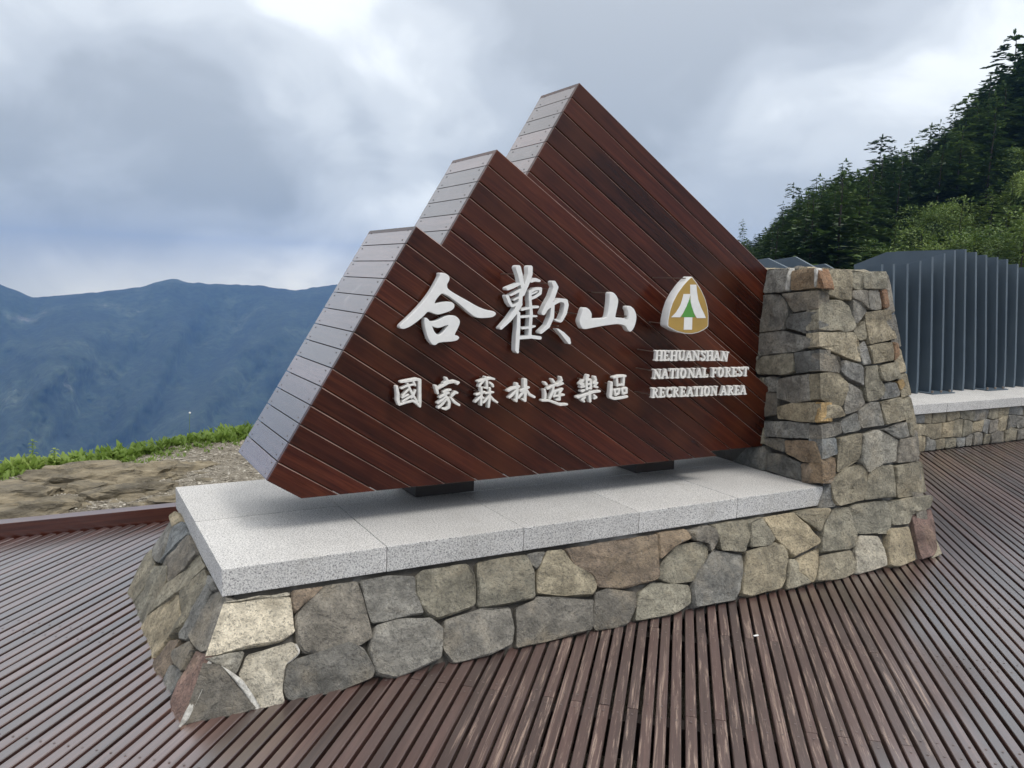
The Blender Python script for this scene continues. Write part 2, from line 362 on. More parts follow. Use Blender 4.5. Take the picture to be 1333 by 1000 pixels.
bm = bmesh.new()
for k in range(k0, k1):
    n = 1.068 + (k - 22) * PITCHW
    for s_ in (-0.45, 0.18, 0.26, 0.875, 0.955, 1.58, 2.25):
        x_, y_ = s_ * DDx + n * NNx, s_ * DDy + n * NNy
        if y_ > 1.6 or (x_ > -0.3 and x_ < 3.8 and y_ > -0.2): continue
        c3 = Vector((x_ - 1, y_, 0.0006)); rr_ = 0.0042
        ring_ = [bm.verts.new(c3 + Vector((rr_ * math.cos(a * 1.0472), rr_ * math.sin(a * 1.0472), 0.0012))) for a in range(6)]; bm.faces.new(ring_)
tag(bm_obj('slat_screws', bm, MAT['deck_screw'], deck), kind='stuff')
# ---- hillside on the right
def lerp(a, b, t): return a + (b - a) * t
SKYL = [(820, 372), (930, 352), (985, 335), (1040, 292), (1100, 262), (1150, 240), (1200, 208), (1260, 162), (1300, 130), (1333, 96), (1400, 60), (1500, 45), (1620, 70), (1900, 150)]
def skyl(x):
    for (a, ya), (c_, yc) in zip(SKYL[:-1], SKYL[1:]):
        if x <= c_: return lerp(ya, yc, (x - a) / (c_ - a))
    return SKYL[-1][1]
def hill(x, t):
    yb = 392
    d = lerp(62, 150, t) * (1 + 0.05 * nz((x * 0.012, t * 3, 5)))
    return at(x, lerp(yb, skyl(x), t), d)
vs = []; cols = list(range(820, 1901, 20)); rows = [i / 14 for i in range(15)]
for x in cols:
    p0 = hill(x, 0); f0 = CAM + (Vector((p0.x, p0.y, 0)) - Vector((CAM.x, CAM.y, 0))) * 0.17; f0.z = -1.6
    vs.append(f0)
    for tt in rows: vs.append(hill(x, tt))
    pe = hill(x, 1); bk = pe + (pe - CAM) * 0.5; bk.z = pe.z - 6; vs.append(bk)
nr = len(rows) + 2
fs = [(i * nr + j, (i + 1) * nr + j, (i + 1) * nr + j + 1, i * nr + j + 1) for i in range(len(cols) - 1) for j in range(nr - 1)]
hl = mesh_obj('hillside', vs, fs, MAT['forest_floor'], smooth=True); tag(hl, kind='structure')

# ---- far mountain across the valley
CREST = [(-2200, 340), (-1200, 360), (-500, 352), (-250, 358), (-60, 366), (0, 370), (45, 388), (85, 384), (130, 380), (180, 374), (226, 362), (245, 368), (290, 370), (340, 372), (380, 378), (400, 376), (430, 371), (520, 368), (700, 362), (900, 352), (1200, 348), (1900, 345)]
def crest(x):
    for (a, ya), (c_, yc) in zip(CREST[:-1], CREST[1:]):
        if x <= c_: return lerp(ya, yc, (x - a) / (c_ - a))
    return CREST[-1][1]
cols = list(range(-2000, -420, 40)) + list(range(-420, 1001, 7)) + list(range(1008, 1801, 40)); rows = [i / 60 for i in range(61)]; vs = []
for x in cols:
    cy_ = crest(x) + 1.5 * nz((x * 0.09, 0, 0)) + 1.2 * nz((x * 0.31, 5, 0))
    for tt in rows:
        y = lerp(cy_, 700, tt); d = lerp(3300, 1500, tt ** 0.8)
        spur = mnoise.fractal(Vector((x * 0.008 + tt * 1.3, tt * 1.2, 1.7)), 0.9, 2.1, 6)
        vs.append(at(x, y, d * (1 - 0.17 * spur * min(1, tt * 4))))
    pe = at(x, cy_, 3300); bk = pe + (pe - CAM) * 0.03; bk.z = pe.z - 60; vs.append(bk)
nr = len(rows)
nr1 = nr + 1
fs = []
for i in range(len(cols) - 1):
    for j in range(nr - 1): fs.append((i * nr1 + j, i * nr1 + j + 1, (i + 1) * nr1 + j + 1, (i + 1) * nr1 + j))
    fs.append((i * nr1 + nr, i * nr1, (i + 1) * nr1, (i + 1) * nr1 + nr))
mt = mesh_obj('mountain', vs, fs, MAT['mountain_forest'], smooth=True); tag(mt, kind='structure')

# ================================================================== STONE PLINTH WITH PILLAR
SA, SB, SL, SY, SPL = 0.66, 0.18, 0.58, -0.045, 0.058
def norm(*v): return Vector(v).normalized()
PA, NA = Vector((0, -0.215, DZ)), norm(0, -1, SA)                    # battered front of the plinth
PB, NB = Vector((0, -0.03, 0)), norm(0, -1, SB)                      # front of the pillar
PL, NL = Vector((-0.165, -0.215, DZ)), norm(-1, SY, SL)                    # battered left end
PP, NP = Vector((2.964, 0, 0)), norm(-1, 0, SPL)                     # left face of the pillar
def fyA(z): return -0.215 + SA * (z - DZ)
def fyB(z): return -0.03 + SB * z
def lx(z, y=None): return -0.165 + SL * (z - DZ) + SY * ((fyA(z) if y is None else y) + 0.215)
def px_(z): return 2.964 + SPL * z
def rx(z): return 3.765 + 0.02 * (z - DZ) if z < 0.25 else 3.778 - 0.2 * (z - 0.25)
CL = {'g': (.245, .242, .228), 'd': (.165, .167, .162), 'b': (.235, .25, .26), 't': (.39, .35, .265), 'o': (.295, .277, .222),
      'n': (.27, .21, .155), 'r': (.31, .185, .12), 'c': (.70, .66, .56), 'p': (.50, .48, .42), 'e': (.25, .165, .14), 'y': (.42, .30, .15), 'w': (.40, .385, .34)}
plinth = empty('stone_plinth', (1.8, 0.5, DZ), 'battered rubble stone plinth with granite slab top and stone pillar at one end', 'plinth')
PO = Vector((1.8, 0.5, DZ))
def chaikin(P, F, q=0.22):
    out, of = [], []
    n = len(P); cut = 0.007
    for i in range(n):
        if F[i]: out.append(P[i]); of.append(True); continue
        a, b_, c_ = P[i - 1], P[i], P[(i + 1) % n]
        out += [b_.lerp(a, min(q, cut / max((a - b_).length, 1e-5))), b_.lerp(c_, min(q, cut / max((c_ - b_).length, 1e-5)))]; of += [False, False]
    return out, of
def stone_geo(P, F, Nrm, bev=0.004, proud=0.0, deep=0.085, seed=0.0, rough=1.0):
    # subdivide long edges with a little jitter, then round the corners
    P2, F2 = [], []; n = len(P)
    for i in range(n):
        a, b_ = P[i], P[(i + 1) % n]; P2.append(a); F2.append(F[i])
        L = (b_ - a).length; k = int(L / 0.06)
        for j in range(1, k + 1):
            q = a.lerp(b_, j / (k + 1)); both = F[i] and F[(i + 1) % n]
            if not both: q = q + Vector((nz(q, 31), nz(q + Vector((7, 1, 3)), 31), nz(q + Vector((2, 9, 4)), 31))) * 0.005
            P2.append(q); F2.append(both)
    P, F = chaikin(P2, F2, 0.2)
    c_ = sum(P, Vector()) / len(P); P = [p if fl else p + (p - c_).normalized() * 0.004 for p, fl in zip(P, F)]
    tl = Vector((nz((seed, 1, 2), 1.7), nz((3, seed, 1), 1.7), nz((5, 2, seed), 1.7))) * 0.09 * rough; size = sum((p - c_).length for p in P) / len(P)
    bev = min(bev, size * 0.28)
    n = len(P); V = []; FA = []
    def ring(ins, dz, nzs):
        for p, fl in zip(P, F):
            d = c_ - p; L = max(d.length, 1e-5)
            i2 = 0 if (fl and ins < 0.5) else ins
            if i2 >= 0.5: q = p + d * (i2 - 0.5) * 2 if i2 < 1.0 else c_.copy()
            else: q = p + d * min(0.4, i2 / L)
            h = dz if not fl or ins >= 0.5 else max(dz, 0) if dz > -0.03 else dz
            if nzs and not (fl and ins < 0.5):
                h += nzs * rough * (0.016 * nz(q + Vector((seed, 0, 0)), 9) + 0.009 * nz(q + Vector((0, seed, 0)), 24)) * min(1.0, size / 0.05)
            if dz > -0.03 and not (fl and ins < 0.5): h += tl.dot(q - c_)
            if nzs and not (fl and ins < 0.5): h += 0.007 * rough * min(1.0, size / 0.06) * (round(2.2 * nz(q + Vector((seed, 4, seed)), 7)) * 0.5)
            V.append(q + Nrm * h)
    dome = min(0.004, size * 0.04) * rough
    ring(0.0, -deep, 0); ring(0.0, -bev * 0.9 + proud, 0); ring(bev * 0.35, -bev * 0.3 + proud, 0.3); ring(bev, proud, 1.0)
    ring(0.5 + 0.5 * 0.38, proud + dome * 0.7, 1.0); ring(0.5 + 0.5 * 0.72, proud + dome, 1.0)
    V.append(c_ + Nrm * (proud + dome + 0.011 * rough * nz(c_ + Vector((seed, 0, 0)), 9)))
    for r_ in range(5):
        for i in range(n):
            j = (i + 1) % n; FA.append((r_ * n + i, r_ * n + j, (r_ + 1) * n + j, (r_ + 1) * n + i))
    for i in range(n): FA.append((5 * n + i, 5 * n + (i + 1) % n, 6 * n))
    # orientation
    a = V[5 * n]; b_ = V[5 * n + 1]
    if (b_ - a).cross(V[6 * n] - a).dot(Nrm) < 0: FA = [f[::-1] for f in FA]
    return V, FA
def add_stone(P, F, Nrm, colkey, parent, origin, proud=0.0, bev=0.004, rough=1.0, deep=0.085):
    sd_ = R.uniform(0, 50); V, FA = stone_geo(P, F, Nrm, bev, proud, deep, sd_, rough)
    c0 = Vector((CL[colkey][0] * 1.15, CL[colkey][1] * 1.12, CL[colkey][2] * 1.06)) * R.uniform(0.86, 1.16); w = R.uniform(-0.012, 0.014)
    o_ = mesh_obj('stone', [v - origin for v in V], FA, MAT['stone'], parent, True, None, (c0.x + w, c0.y, c0.z - w))
    o_.data.set_sharp_from_angle(angle=math.radians(26)); return o_
def trace(pts, ox, oy, s, planes):
    out = []
    for a, b_ in pts:
        x, y = ox + a / s, oy + b_ / s; best = None
        for (P, n_) in planes:
            q = onplane(x, y, P, n_)
            if best is None or (q - CAM).length < (best - CAM).length: best = q
        out.append(best)
    return out
def snap(P, side):
    F = []
    for i, p in enumerate(P):
        fl = False
        if side == 'A' and p.x < 0.4 and abs(p.x - lx(p.z)) < 0.030: p.x = lx(p.z); p.y = fyA(p.z); fl = True
        if side == 'L' and abs(p.y - fyA(p.z)) < 0.05: p.y = fyA(p.z); p.x = lx(p.z); fl = True
        if side == 'B' and p.z > 0.0 and abs(p.x - px_(p.z)) < 0.030: p.x = px_(p.z); p.y = fyB(p.z); fl = True
        if side == 'P' and abs(p.y - fyB(p.z)) < 0.035: p.y = fyB(p.z); p.x = px_(p.z); fl = True
        F.append(fl)
    return F
Lc = (140, 620, 2.8575); Gc = (460, 640, 3.3325); Hc = (840, 560, 3.3325); Kc = (940, 330, 3.3333)
LEFT = [('t', [(232, 150), (250, 130), (272, 165), (240, 188)]), ('g', [(166, 268), (233, 166), (238, 190), (228, 225), (190, 320), (176, 310)]),
 ('b', [(242, 192), (272, 168), (294, 214), (240, 262), (194, 322), (232, 225)]), ('o', [(60, 445), (130, 310), (163, 272), (176, 330), (120, 428), (75, 490)]),
 ('o', [(77, 502), (176, 336), (218, 332), (216, 392), (150, 516), (97, 595)]), ('g', [(194, 326), (296, 218), (333, 288), (288, 342), (220, 392), (222, 334)]),
 ('o', [(218, 402), (290, 348), (335, 294), (356, 333), (264, 427), (156, 515)]), ('t', [(99, 600), (152, 526), (258, 440), (272, 538), (215, 606), (136, 732)]),
 ('o', [(268, 432), (354, 347), (366, 394), (298, 518), (232, 602), (276, 540)]), ('g', [(368, 366), (380, 370), (405, 418), (390, 428), (364, 396)]),
 ('g', [(262, 580), (300, 522), (362, 400), (383, 435), (328, 543), (295, 606), (266, 602)]), ('g', [(302, 590), (390, 437), (420, 425), (440, 455), (376, 652), (346, 650), (312, 610)]),
 ('n', [(141, 742), (230, 613), (263, 608), (240, 650), (243, 690), (160, 806), (146, 790)]), ('g', [(242, 650), (300, 614), (316, 640), (270, 722), (247, 698)]),
 ('b', [(160, 830), (236, 702), (267, 732), (214, 848), (185, 876), (162, 850)]), ('e', [(207, 905), (325, 652), (362, 655), (372, 690), (266, 935), (217, 948)])]
FRONT_L = [('c', [(457, 452), (675, 430), (680, 444), (462, 466)]), ('c', [(440, 476), (462, 470), (680, 450), (690, 560), (695, 578), (650, 608), (385, 666)]),
 ('n', [(686, 422), (803, 403), (702, 506), (688, 494)]), ('g', [(702, 516), (806, 404), (925, 387), (949, 450), (984, 598), (934, 628), (736, 658), (706, 620)]),
 ('w', [(392, 672), (508, 652), (480, 726), (466, 730)]), ('d', [(270, 937), (380, 690), (418, 706), (553, 873), (520, 888)]),
 ('p', [(492, 740), (522, 667), (690, 617), (713, 660), (662, 700), (648, 790), (660, 848), (570, 868)]), ('d', [(657, 790), (667, 702), (702, 681), (900, 617), (949, 642), (994, 720), (984, 748), (860, 798), (700, 833), (672, 825)])]
FRONT_G = [('g', [(32, 381), (155, 366), (263, 371), (268, 440), (303, 528), (87, 566)]), ('o', [(267, 377), (300, 342), (495, 310), (528, 355), (533, 480), (518, 498), (365, 552), (317, 528), (272, 443)]),
 ('o', [(542, 302), (745, 277), (783, 350), (788, 458), (565, 498), (547, 488)]), ('g', [(754, 270), (833, 257), (800, 333), (771, 310)]),
 ('o', [(802, 350), (842, 257), (910, 252), (953, 312), (1038, 362), (1057, 410), (1040, 446), (920, 448), (802, 438)]),
 ('n', [(922, 247), (1315, 182), (1325, 370), (1310, 383), (1165, 416), (1067, 410), (1047, 363), (962, 310)]),
 ('g', [(67, 690), (102, 582), (190, 557), (335, 547), (386, 592), (383, 718), (280, 768), (180, 806), (102, 788)]),
 ('g', [(392, 590), (402, 557), (560, 507), (678, 502), (696, 600), (688, 658), (590, 706), (440, 742), (397, 680)]),
 ('d', [(714, 502), (792, 471), (797, 457), (1038, 470), (1033, 598), (712, 677)]), ('d', [(1052, 441), (1105, 422), (1225, 437), (1228, 490), (1193, 573), (1057, 598), (1044, 570)])]
FRONT_H = [('n', [(60, 558), (64, 500), (87, 442), (203, 432), (206, 468), (155, 488)]), ('o', [(57, 640), (77, 572), (150, 497), (243, 482), (273, 510), (268, 550), (203, 653), (115, 666)]),
 ('g', [(212, 441), (300, 407), (310, 430), (313, 490), (286, 527), (272, 490), (212, 477)]), ('o', [(320, 411), (463, 382), (463, 440), (438, 528), (335, 520), (322, 480)]),
 ('o', [(464, 401), (533, 377), (568, 470), (545, 498), (462, 508)]), ('t', [(537, 380), (668, 352), (758, 475), (753, 493), (650, 547), (602, 500), (567, 460), (542, 410)]),
 ('o', [(674, 353), (803, 340), (775, 398), (765, 441)]), ('o', [(-40, 824), (-25, 708), (33, 663), (188, 674), (198, 750), (130, 793)]),
 ('g', [(197, 690), (242, 592), (300, 522), (428, 537), (433, 620), (408, 700), (393, 733), (330, 743), (220, 768), (207, 750)]),
 ('o', [(422, 708), (437, 600), (442, 527), (560, 487), (603, 502), (618, 560), (608, 640), (588, 683), (520, 698), (470, 718)]),
 ('o', [(617, 688), (627, 562), (655, 562), (718, 663)]), ('t', [(662, 557), (753, 510), (753, 560), (730, 657), (722, 657), (667, 610)]),
 ('o', [(737, 657), (762, 547), (890, 522), (903, 537), (916, 613), (870, 637)]), ('o', [(767, 528), (777, 440), (782, 400), (822, 342), (878, 337), (913, 420), (916, 498), (880, 518)]),
 ('p', [(917, 618), (917, 482), (936, 457), (1010, 462), (1038, 520), (1043, 588), (930, 622)]), ('o', [(882, 337), (915, 322), (1046, 307), (1068, 380), (1063, 438), (1045, 448), (925, 448), (915, 413)]),
 ('o', [(1052, 312), (1225, 282), (1227, 333), (1160, 368), (1150, 403), (1081, 413), (1072, 385)]), ('t', [(1057, 588), (1052, 442), (1066, 427), (1148, 417), (1163, 470), (1177, 558), (1100, 593)]),
 ('e', [(1162, 372), (1238, 342), (1266, 510), (1253, 543), (1207, 558), (1192, 510)]),
 ('b', [(777, 328), (772, 237), (803, 232), (828, 328)]), ('o', [(806, 228), (870, 167), (940, 152), (968, 185), (963, 240), (943, 303), (832, 328), (820, 300)]),
 ('o', [(952, 300), (977, 190), (1010, 162), (1078, 152), (1088, 220), (1088, 288)]), ('o', [(1087, 157), (1203, 137), (1223, 268), (1100, 293), (1094, 230)])]
PILL_L = [('g', [(195, 70), (288, 66), (295, 85), (284, 135), (273, 163), (181, 173)]), ('n', [(302, 76), (403, 63), (413, 95), (403, 148), (297, 158)]), ('r', [(417, 66), (437, 63), (440, 150), (412, 149)]),
 ('g', [(141, 343), (151, 270), (177, 182), (245, 180), (268, 205), (283, 255), (268, 300), (263, 328)]), ('g', [(257, 177), (400, 162), (432, 161), (428, 240), (305, 253), (277, 200)]), ('d', [(277, 290), (300, 264), (424, 252), (426, 330), (390, 350), (277, 323)]),
 ('g', [(144, 360), (160, 347), (255, 337), (290, 347), (388, 371), (388, 399), (330, 423), (160, 443), (151, 420)]), ('o', [(147, 470), (175, 447), (303, 434), (308, 510), (290, 523), (160, 526), (142, 500)]), ('d', [(314, 432), (425, 417), (430, 425), (428, 503), (322, 518)]),
 ('g', [(119, 430), (130, 397), (149, 450), (139, 498), (116, 480)]), ('o', [(157, 600), (161, 541), (179, 541), (179, 600)]), ('g', [(184, 541), (229, 537), (229, 598), (184, 598)]), ('g', [(234, 547), (374, 524), (379, 638), (300, 653), (295, 643), (234, 628)]),
 ('d', [(134, 709), (151, 621), (175, 604), (229, 607), (231, 698), (150, 713)]), ('t', [(237, 667), (300, 652), (399, 647), (404, 733), (242, 718)]), ('y', [(403, 647), (428, 647), (430, 728), (407, 733)]),
 ('o', [(105, 828), (126, 727), (171, 727), (178, 823)]), ('g', [(182, 727), (374, 737), (374, 803), (182, 793)]), ('d', [(184, 802), (269, 807), (269, 863), (230, 848), (187, 828)]), ('n', [(274, 812), (404, 817), (414, 903), (345, 903), (277, 868)]),
 ('g', [(47, 903), (105, 847), (179, 837), (193, 870), (179, 942), (70, 918)]), ('d', [(187, 938), (201, 867), (240, 872), (339, 912), (339, 988)]), ('n', [(344, 914), (430, 907), (434, 998), (346, 993)])]
PILL_F = [('o', [(442, 63), (558, 73), (563, 203), (520, 198), (435, 168)]), ('o', [(566, 76), (614, 81), (614, 153), (569, 153)]), ('o', [(619, 81), (711, 79), (714, 145), (700, 153), (619, 153)]),
 ('g', [(569, 161), (634, 159), (634, 243), (600, 209), (569, 194)]), ('g', [(639, 161), (684, 161), (694, 239), (641, 243)]), ('r', [(696, 161), (717, 156), (724, 234), (701, 237)]),
 ('o', [(435, 206), (520, 206), (549, 231), (583, 315), (559, 338), (430, 328), (429, 250)]), ('g', [(569, 201), (599, 213), (630, 250), (590, 303), (571, 280)]), ('o', [(572, 335), (621, 292), (628, 369), (601, 376)]),
 ('t', [(626, 256), (734, 244), (753, 369), (641, 393), (633, 360)]), ('t', [(426, 403), (426, 341), (569, 343), (593, 385), (598, 472), (490, 428)]), ('b', [(591, 410), (620, 382), (648, 478), (611, 483)]),
 ('o', [(641, 401), (737, 386), (744, 464), (656, 478)]), ('r', [(743, 386), (761, 391), (767, 444), (751, 463)]), ('g', [(434, 431), (509, 446), (520, 480), (509, 518), (434, 508)]),
 ('b', [(517, 510), (536, 464), (600, 482), (620, 500), (618, 573), (545, 538)]), ('o', [(624, 491), (679, 487), (684, 540), (708, 590), (679, 633), (630, 643)]), ('o', [(687, 491), (764, 469), (776, 540), (720, 553), (696, 549)]),
 ('y', [(766, 556), (785, 546), (797, 570), (775, 593)]), ('b', [(692, 633), (716, 566), (754, 560), (770, 600), (768, 619)]), ('o', [(424, 522), (500, 517), (543, 561), (538, 640), (520, 663), (426, 632)]),
 ('g', [(547, 562), (599, 596), (620, 650), (590, 678), (541, 697), (532, 670)]), ('t', [(430, 652), (510, 662), (537, 704), (432, 724)]), ('g', [(430, 746), (511, 732), (523, 779), (432, 806)]),
 ('g', [(517, 736), (584, 692), (598, 764), (530, 780)]), ('g', [(592, 686), (645, 647), (684, 647), (703, 744), (606, 758)]), ('o', [(692, 646), (775, 627), (809, 637), (828, 714), (711, 743)]),
 ('g', [(693, 765), (804, 732), (813, 793), (770, 803)]), ('o', [(812, 732), (824, 737), (838, 793), (820, 793)]), ('b', [(432, 807), (499, 802), (503, 869), (434, 893)]),
 ('o', [(502, 947), (512, 802), (603, 782), (603, 860), (590, 898), (520, 942)]), ('w', [(607, 903), (612, 787), (675, 767), (766, 809), (756, 903), (700, 913), (641, 950)]), ('g', [(764, 908), (772, 807), (848, 797), (863, 870), (848, 898)]),
 ('n', [(434, 908), (493, 887), (488, 963), (438, 997)])]
for key, pts in LEFT:
    P = trace(pts, *Lc, [(PL, NL)]); F = snap(P, 'L'); add_stone(P, F, NL, key, plinth, PO, rough=0.7)
for lst, cr in ((FRONT_L, Lc), (FRONT_G, Gc)):
    for key, pts in lst:
        P = trace(pts, *cr, [(PA, NA)])
        for p in P:
            if p.z > -0.112: p.y += (-0.112 - p.z) * SA; p.z = -0.112
            if p.z < DZ + 0.003: p.z = DZ + 0.003; p.y = fyA(p.z)
        F = snap(P, 'A'); add_stone(P, F, NA, key, plinth, PO, rough=1.15, bev=0.006)
for key, pts in FRONT_H:
    P = trace(pts, *Hc, [(PA, NA), (PB, NB)])
    for p in P:
        if p.x < 2.99 and p.z > -0.112: p.z = -0.112; p.y = fyA(p.z)
    n_ = NA if sum(p.z for p in P) / len(P) < -0.19 else NB
    add_stone(P, snap(P, 'B'), n_, key, plinth, PO, rough=1.1, bev=0.005)
for key, pts in PILL_F:
    P = trace(pts, *Kc, [(PB, NB)]); add_stone(P, snap(P, 'B'), NB, key, plinth, PO)
for key, pts in PILL_L:
    P = trace(pts, *Kc, [(PP, NP)])
    for p in P:
        if p.z < 0.003: p.z = 0.003; p.x = px_(p.z)
    add_stone(P, snap(P, 'P'), NP, key, plinth, PO)

# courses of rubble for faces the photograph barely shows
def courses(fn, u0, u1, v0, v1, rowh, stw, rnd):
    """fn(u, v) -> point; yields outlines of stones in jittered courses"""
    vs_ = [v0]
    while vs_[-1] < v1 - rowh * 0.5: vs_.append(min(v1, vs_[-1] + rowh * rnd.uniform(0.75, 1.3)))
    vs_[-1] = v1
    def jv(i, u): return vs_[i] if i in (0, len(vs_) - 1) else vs_[i] + rowh * 0.5 * nz((u * 5, i * 3.7, u0))
    for i in range(len(vs_) - 1):
        u = u0
        while u < u1 - 0.02:
            w = stw * rnd.uniform(0.55, 1.5); e_ = min(u1, u + w)
            if u1 - e_ < stw * 0.35: e_ = u1
            g = 0.006; s1 = rnd.uniform(-0.03, 0.03) * (u > u0); s2 = rnd.uniform(-0.02, 0.02) * (u > u0)
            q = [(u + g + s2, jv(i, u) + g), ((u + e_) / 2, jv(i, (u + e_) / 2) + g), (e_ - g, jv(i, e_) + g), (e_ - g, jv(i + 1, e_) - g), ((u + e_) / 2, jv(i + 1, (u + e_) / 2) - g), (u + g + s1 * 0.5, jv(i + 1, u) - g)]
            yield [fn(*k) for k in q]
            u = e_
rnd = random.Random(3)
NR = norm(1, 0, 0.19)
for P in courses(lambda u, v: Vector((rx(v), fyB(v) if v > -0.19 else fyA(v), v)) + Vector((0, u, 0)), 0.004, 0.95, DZ + 0.004, 1.12, 0.17, 0.24, rnd):
    add_stone(P, [False] * 6, NR, rnd.choice('ooggt'), plinth, PO)
yb_ = lambda z: 1.20 - 0.1 * z if z > -0.1 else 1.21 - 0.15 * (z + 0.1)
for P in courses(lambda u, v: Vector((u, 1.2 - 0.12 * v, v)), 2.98, 3.72, DZ + 0.004, 1.12, 0.18, 0.26, rnd):
    add_stone(P, [False] * 6, norm(0, 1, 0.12), rnd.choice('ooggd'), plinth, PO)
for P in courses(lambda u, v: Vector((u, 1.16 + 0.1 * (-0.1 - v), v)), 0.02, 2.98, DZ + 0.004, -0.112, 0.16, 0.26, rnd):
    add_stone(P, [False] * 6, norm(0, 1, 0.3), rnd.choice('ooggd'), plinth, PO)
for P in courses(lambda u, v: Vector((u, v, 1.125)), 3.06, 3.57, 0.20, 1.02, 0.2, 0.24, rnd):
    add_stone(P, [False] * 6, Vector((0, 0, 1)), rnd.choice('oogt'), plinth, PO, deep=0.05)

# mortar core, 3 cm behind the stone faces
q = 0.042
def hexa(name, bot, top, mat_, parent, origin):
    V = [Vector(p) - origin for p in bot + top]
    return mesh_obj(name, V, [(3, 2, 1, 0), (4, 5, 6, 7), (0, 1, 5, 4), (1, 2, 6, 5), (2, 3, 7, 6), (3, 0, 4, 7)], mat_, parent)
zb, zt = DZ - 0.03, -0.102
hexa('mortar_core', [(lx(zb) + q, fyA(zb) + q, zb), (3.1, fyA(zb) + q, zb), (3.1, 1.15, zb), (lx(zb, 0.93) + q, 0.93, zb)],
     [(lx(zt) + q, fyA(zt) + q, zt), (3.1, fyA(zt) + q, zt), (3.1, 1.13, zt), (lx(zt, 1.13) + q, 1.13, zt)], MAT['mortar'], plinth, PO)
z0, z1, z2 = DZ - 0.03, -0.19, 1.10
hexa('mortar_core', [(px_(z0) + q + 0.05, fyA(z0) + q, z0), (rx(z0) - q, fyA(z0) + q, z0), (rx(z0) - q, 1.2, z0), (px_(z0) + q + 0.05, 1.2, z0)],
     [(px_(z1) + q + 0.05, fyA(z1) + q, z1), (rx(z1) - q, fyA(z1) + q, z1), (rx(z1) - q, 1.18, z1), (px_(z1) + q + 0.05, 1.18, z1)], MAT['mortar'], plinth, PO)
hexa('mortar_core', [(px_(z1) + q, fyB(z1) + q, z1), (rx(z1) - q - 0.002, fyB(z1) + q, z1), (rx(z1) - q - 0.002, 1.17, z1), (px_(z1) + q, 1.17, z1)],
     [(px_(z2) + q, fyB(z2) + q, z2), (rx(z2) - q, fyB(z2) + q, z2), (rx(z2) - q, 1.04, z2), (px_(z2) + q, 1.04, z2)], MAT['mortar'], plinth, PO)
# pale cement smears at the corner and along the foot
def smear(pts, planes, cr, n_, th=0.012):
    P = trace(pts, *cr, planes); V, FA = stone_geo(P, [False] * len(P), n_, 0.004, 0.001, 0.03, R.uniform(0, 9), 1.2)
    mesh_obj('cement_patch', [v - PO for v in V], FA, MAT['cement'], plinth, True)
smear([(372, 690), (392, 684), (300, 905), (262, 940)], [(PA, NA)], Lc, NA)
smear([(420, 704), (470, 735), (500, 760), (575, 868), (556, 872), (480, 770)], [(PA, NA)], Lc, NA)
smear([(700, 620), (716, 655), (664, 700), (650, 690)], [(PA, NA)], Lc, NA)
smear([(290, 66), (299, 66), (296, 100), (284, 160), (278, 160), (292, 90)], [(PP, NP)], Kc, NP)
smear([(403, 64), (418, 66), (412, 110), (406, 150), (402, 110)], [(PP, NP)], Kc, NP)

# granite slabs, two rows of five
for i in range(5):
    for j in range(2):
        bm = bmesh.new(); g = 0.0012
        xa, xb_ = 0.6 * i, 0.6 * (i + 1)
        if i == 4: xb_ = 3.003
        ya, yb2 = (0.0, 0.604) if j == 0 else (0.604, 1.198)
        if i == 4 and j == 1: xb_ = 2.985
        box(bm, xa + g, xb_ - g, ya + g, yb2 - g, -0.1 + R.uniform(0, 0.0015), R.uniform(-0.001, 0.001), 0.003)
        o = bm_obj('granite_slab', bm, MAT['granite'], plinth, False, (-PO.x, -PO.y, -PO.z))

# ================================================================== MOUNTAIN-SHAPED TIMBER SIGN
AL, BE, YB = 1.031, 0.5637, 0.8806
YL = [0.3145, 0.4206, 0.5264]; AP = [(0.8276, 1.2213), (1.2446, 1.58), (1.7301, 1.9473)]
ZB, PWID = 0.1323, 1.1726 / 14
ca, sa, cb, sb = math.cos(AL), math.sin(AL), math.cos(BE), math.sin(BE)
sign = empty('timber_sign', (1.8, 0.6, 0.0), 'dark varnished timber sign shaped as three stepped mountain peaks carrying white lettering', 'sign')
SO = Vector((1.8, 0.6, 0.0))
def clip(poly, f):
    out = []
    for i in range(len(poly)):
        a, b_ = poly[i], poly[(i + 1) % len(poly)]; fa, fb = f(a), f(b_)
        if fa >= 0: out.append(a)
        if (fa >= 0) != (fb >= 0):
            t_ = fa / (fa - fb); out.append((a[0] + (b_[0] - a[0]) * t_, a[1] + (b_[1] - a[1]) * t_))
    return out
def clean(poly):
    out = []
    for p in poly:
        if not out or math.hypot(p[0] - out[-1][0], p[1] - out[-1][1]) > 1e-4: out.append(p)
    while len(out) > 2 and math.hypot(out[0][0] - out[-1][0], out[0][1] - out[-1][1]) < 1e-4: out.pop()
    return out
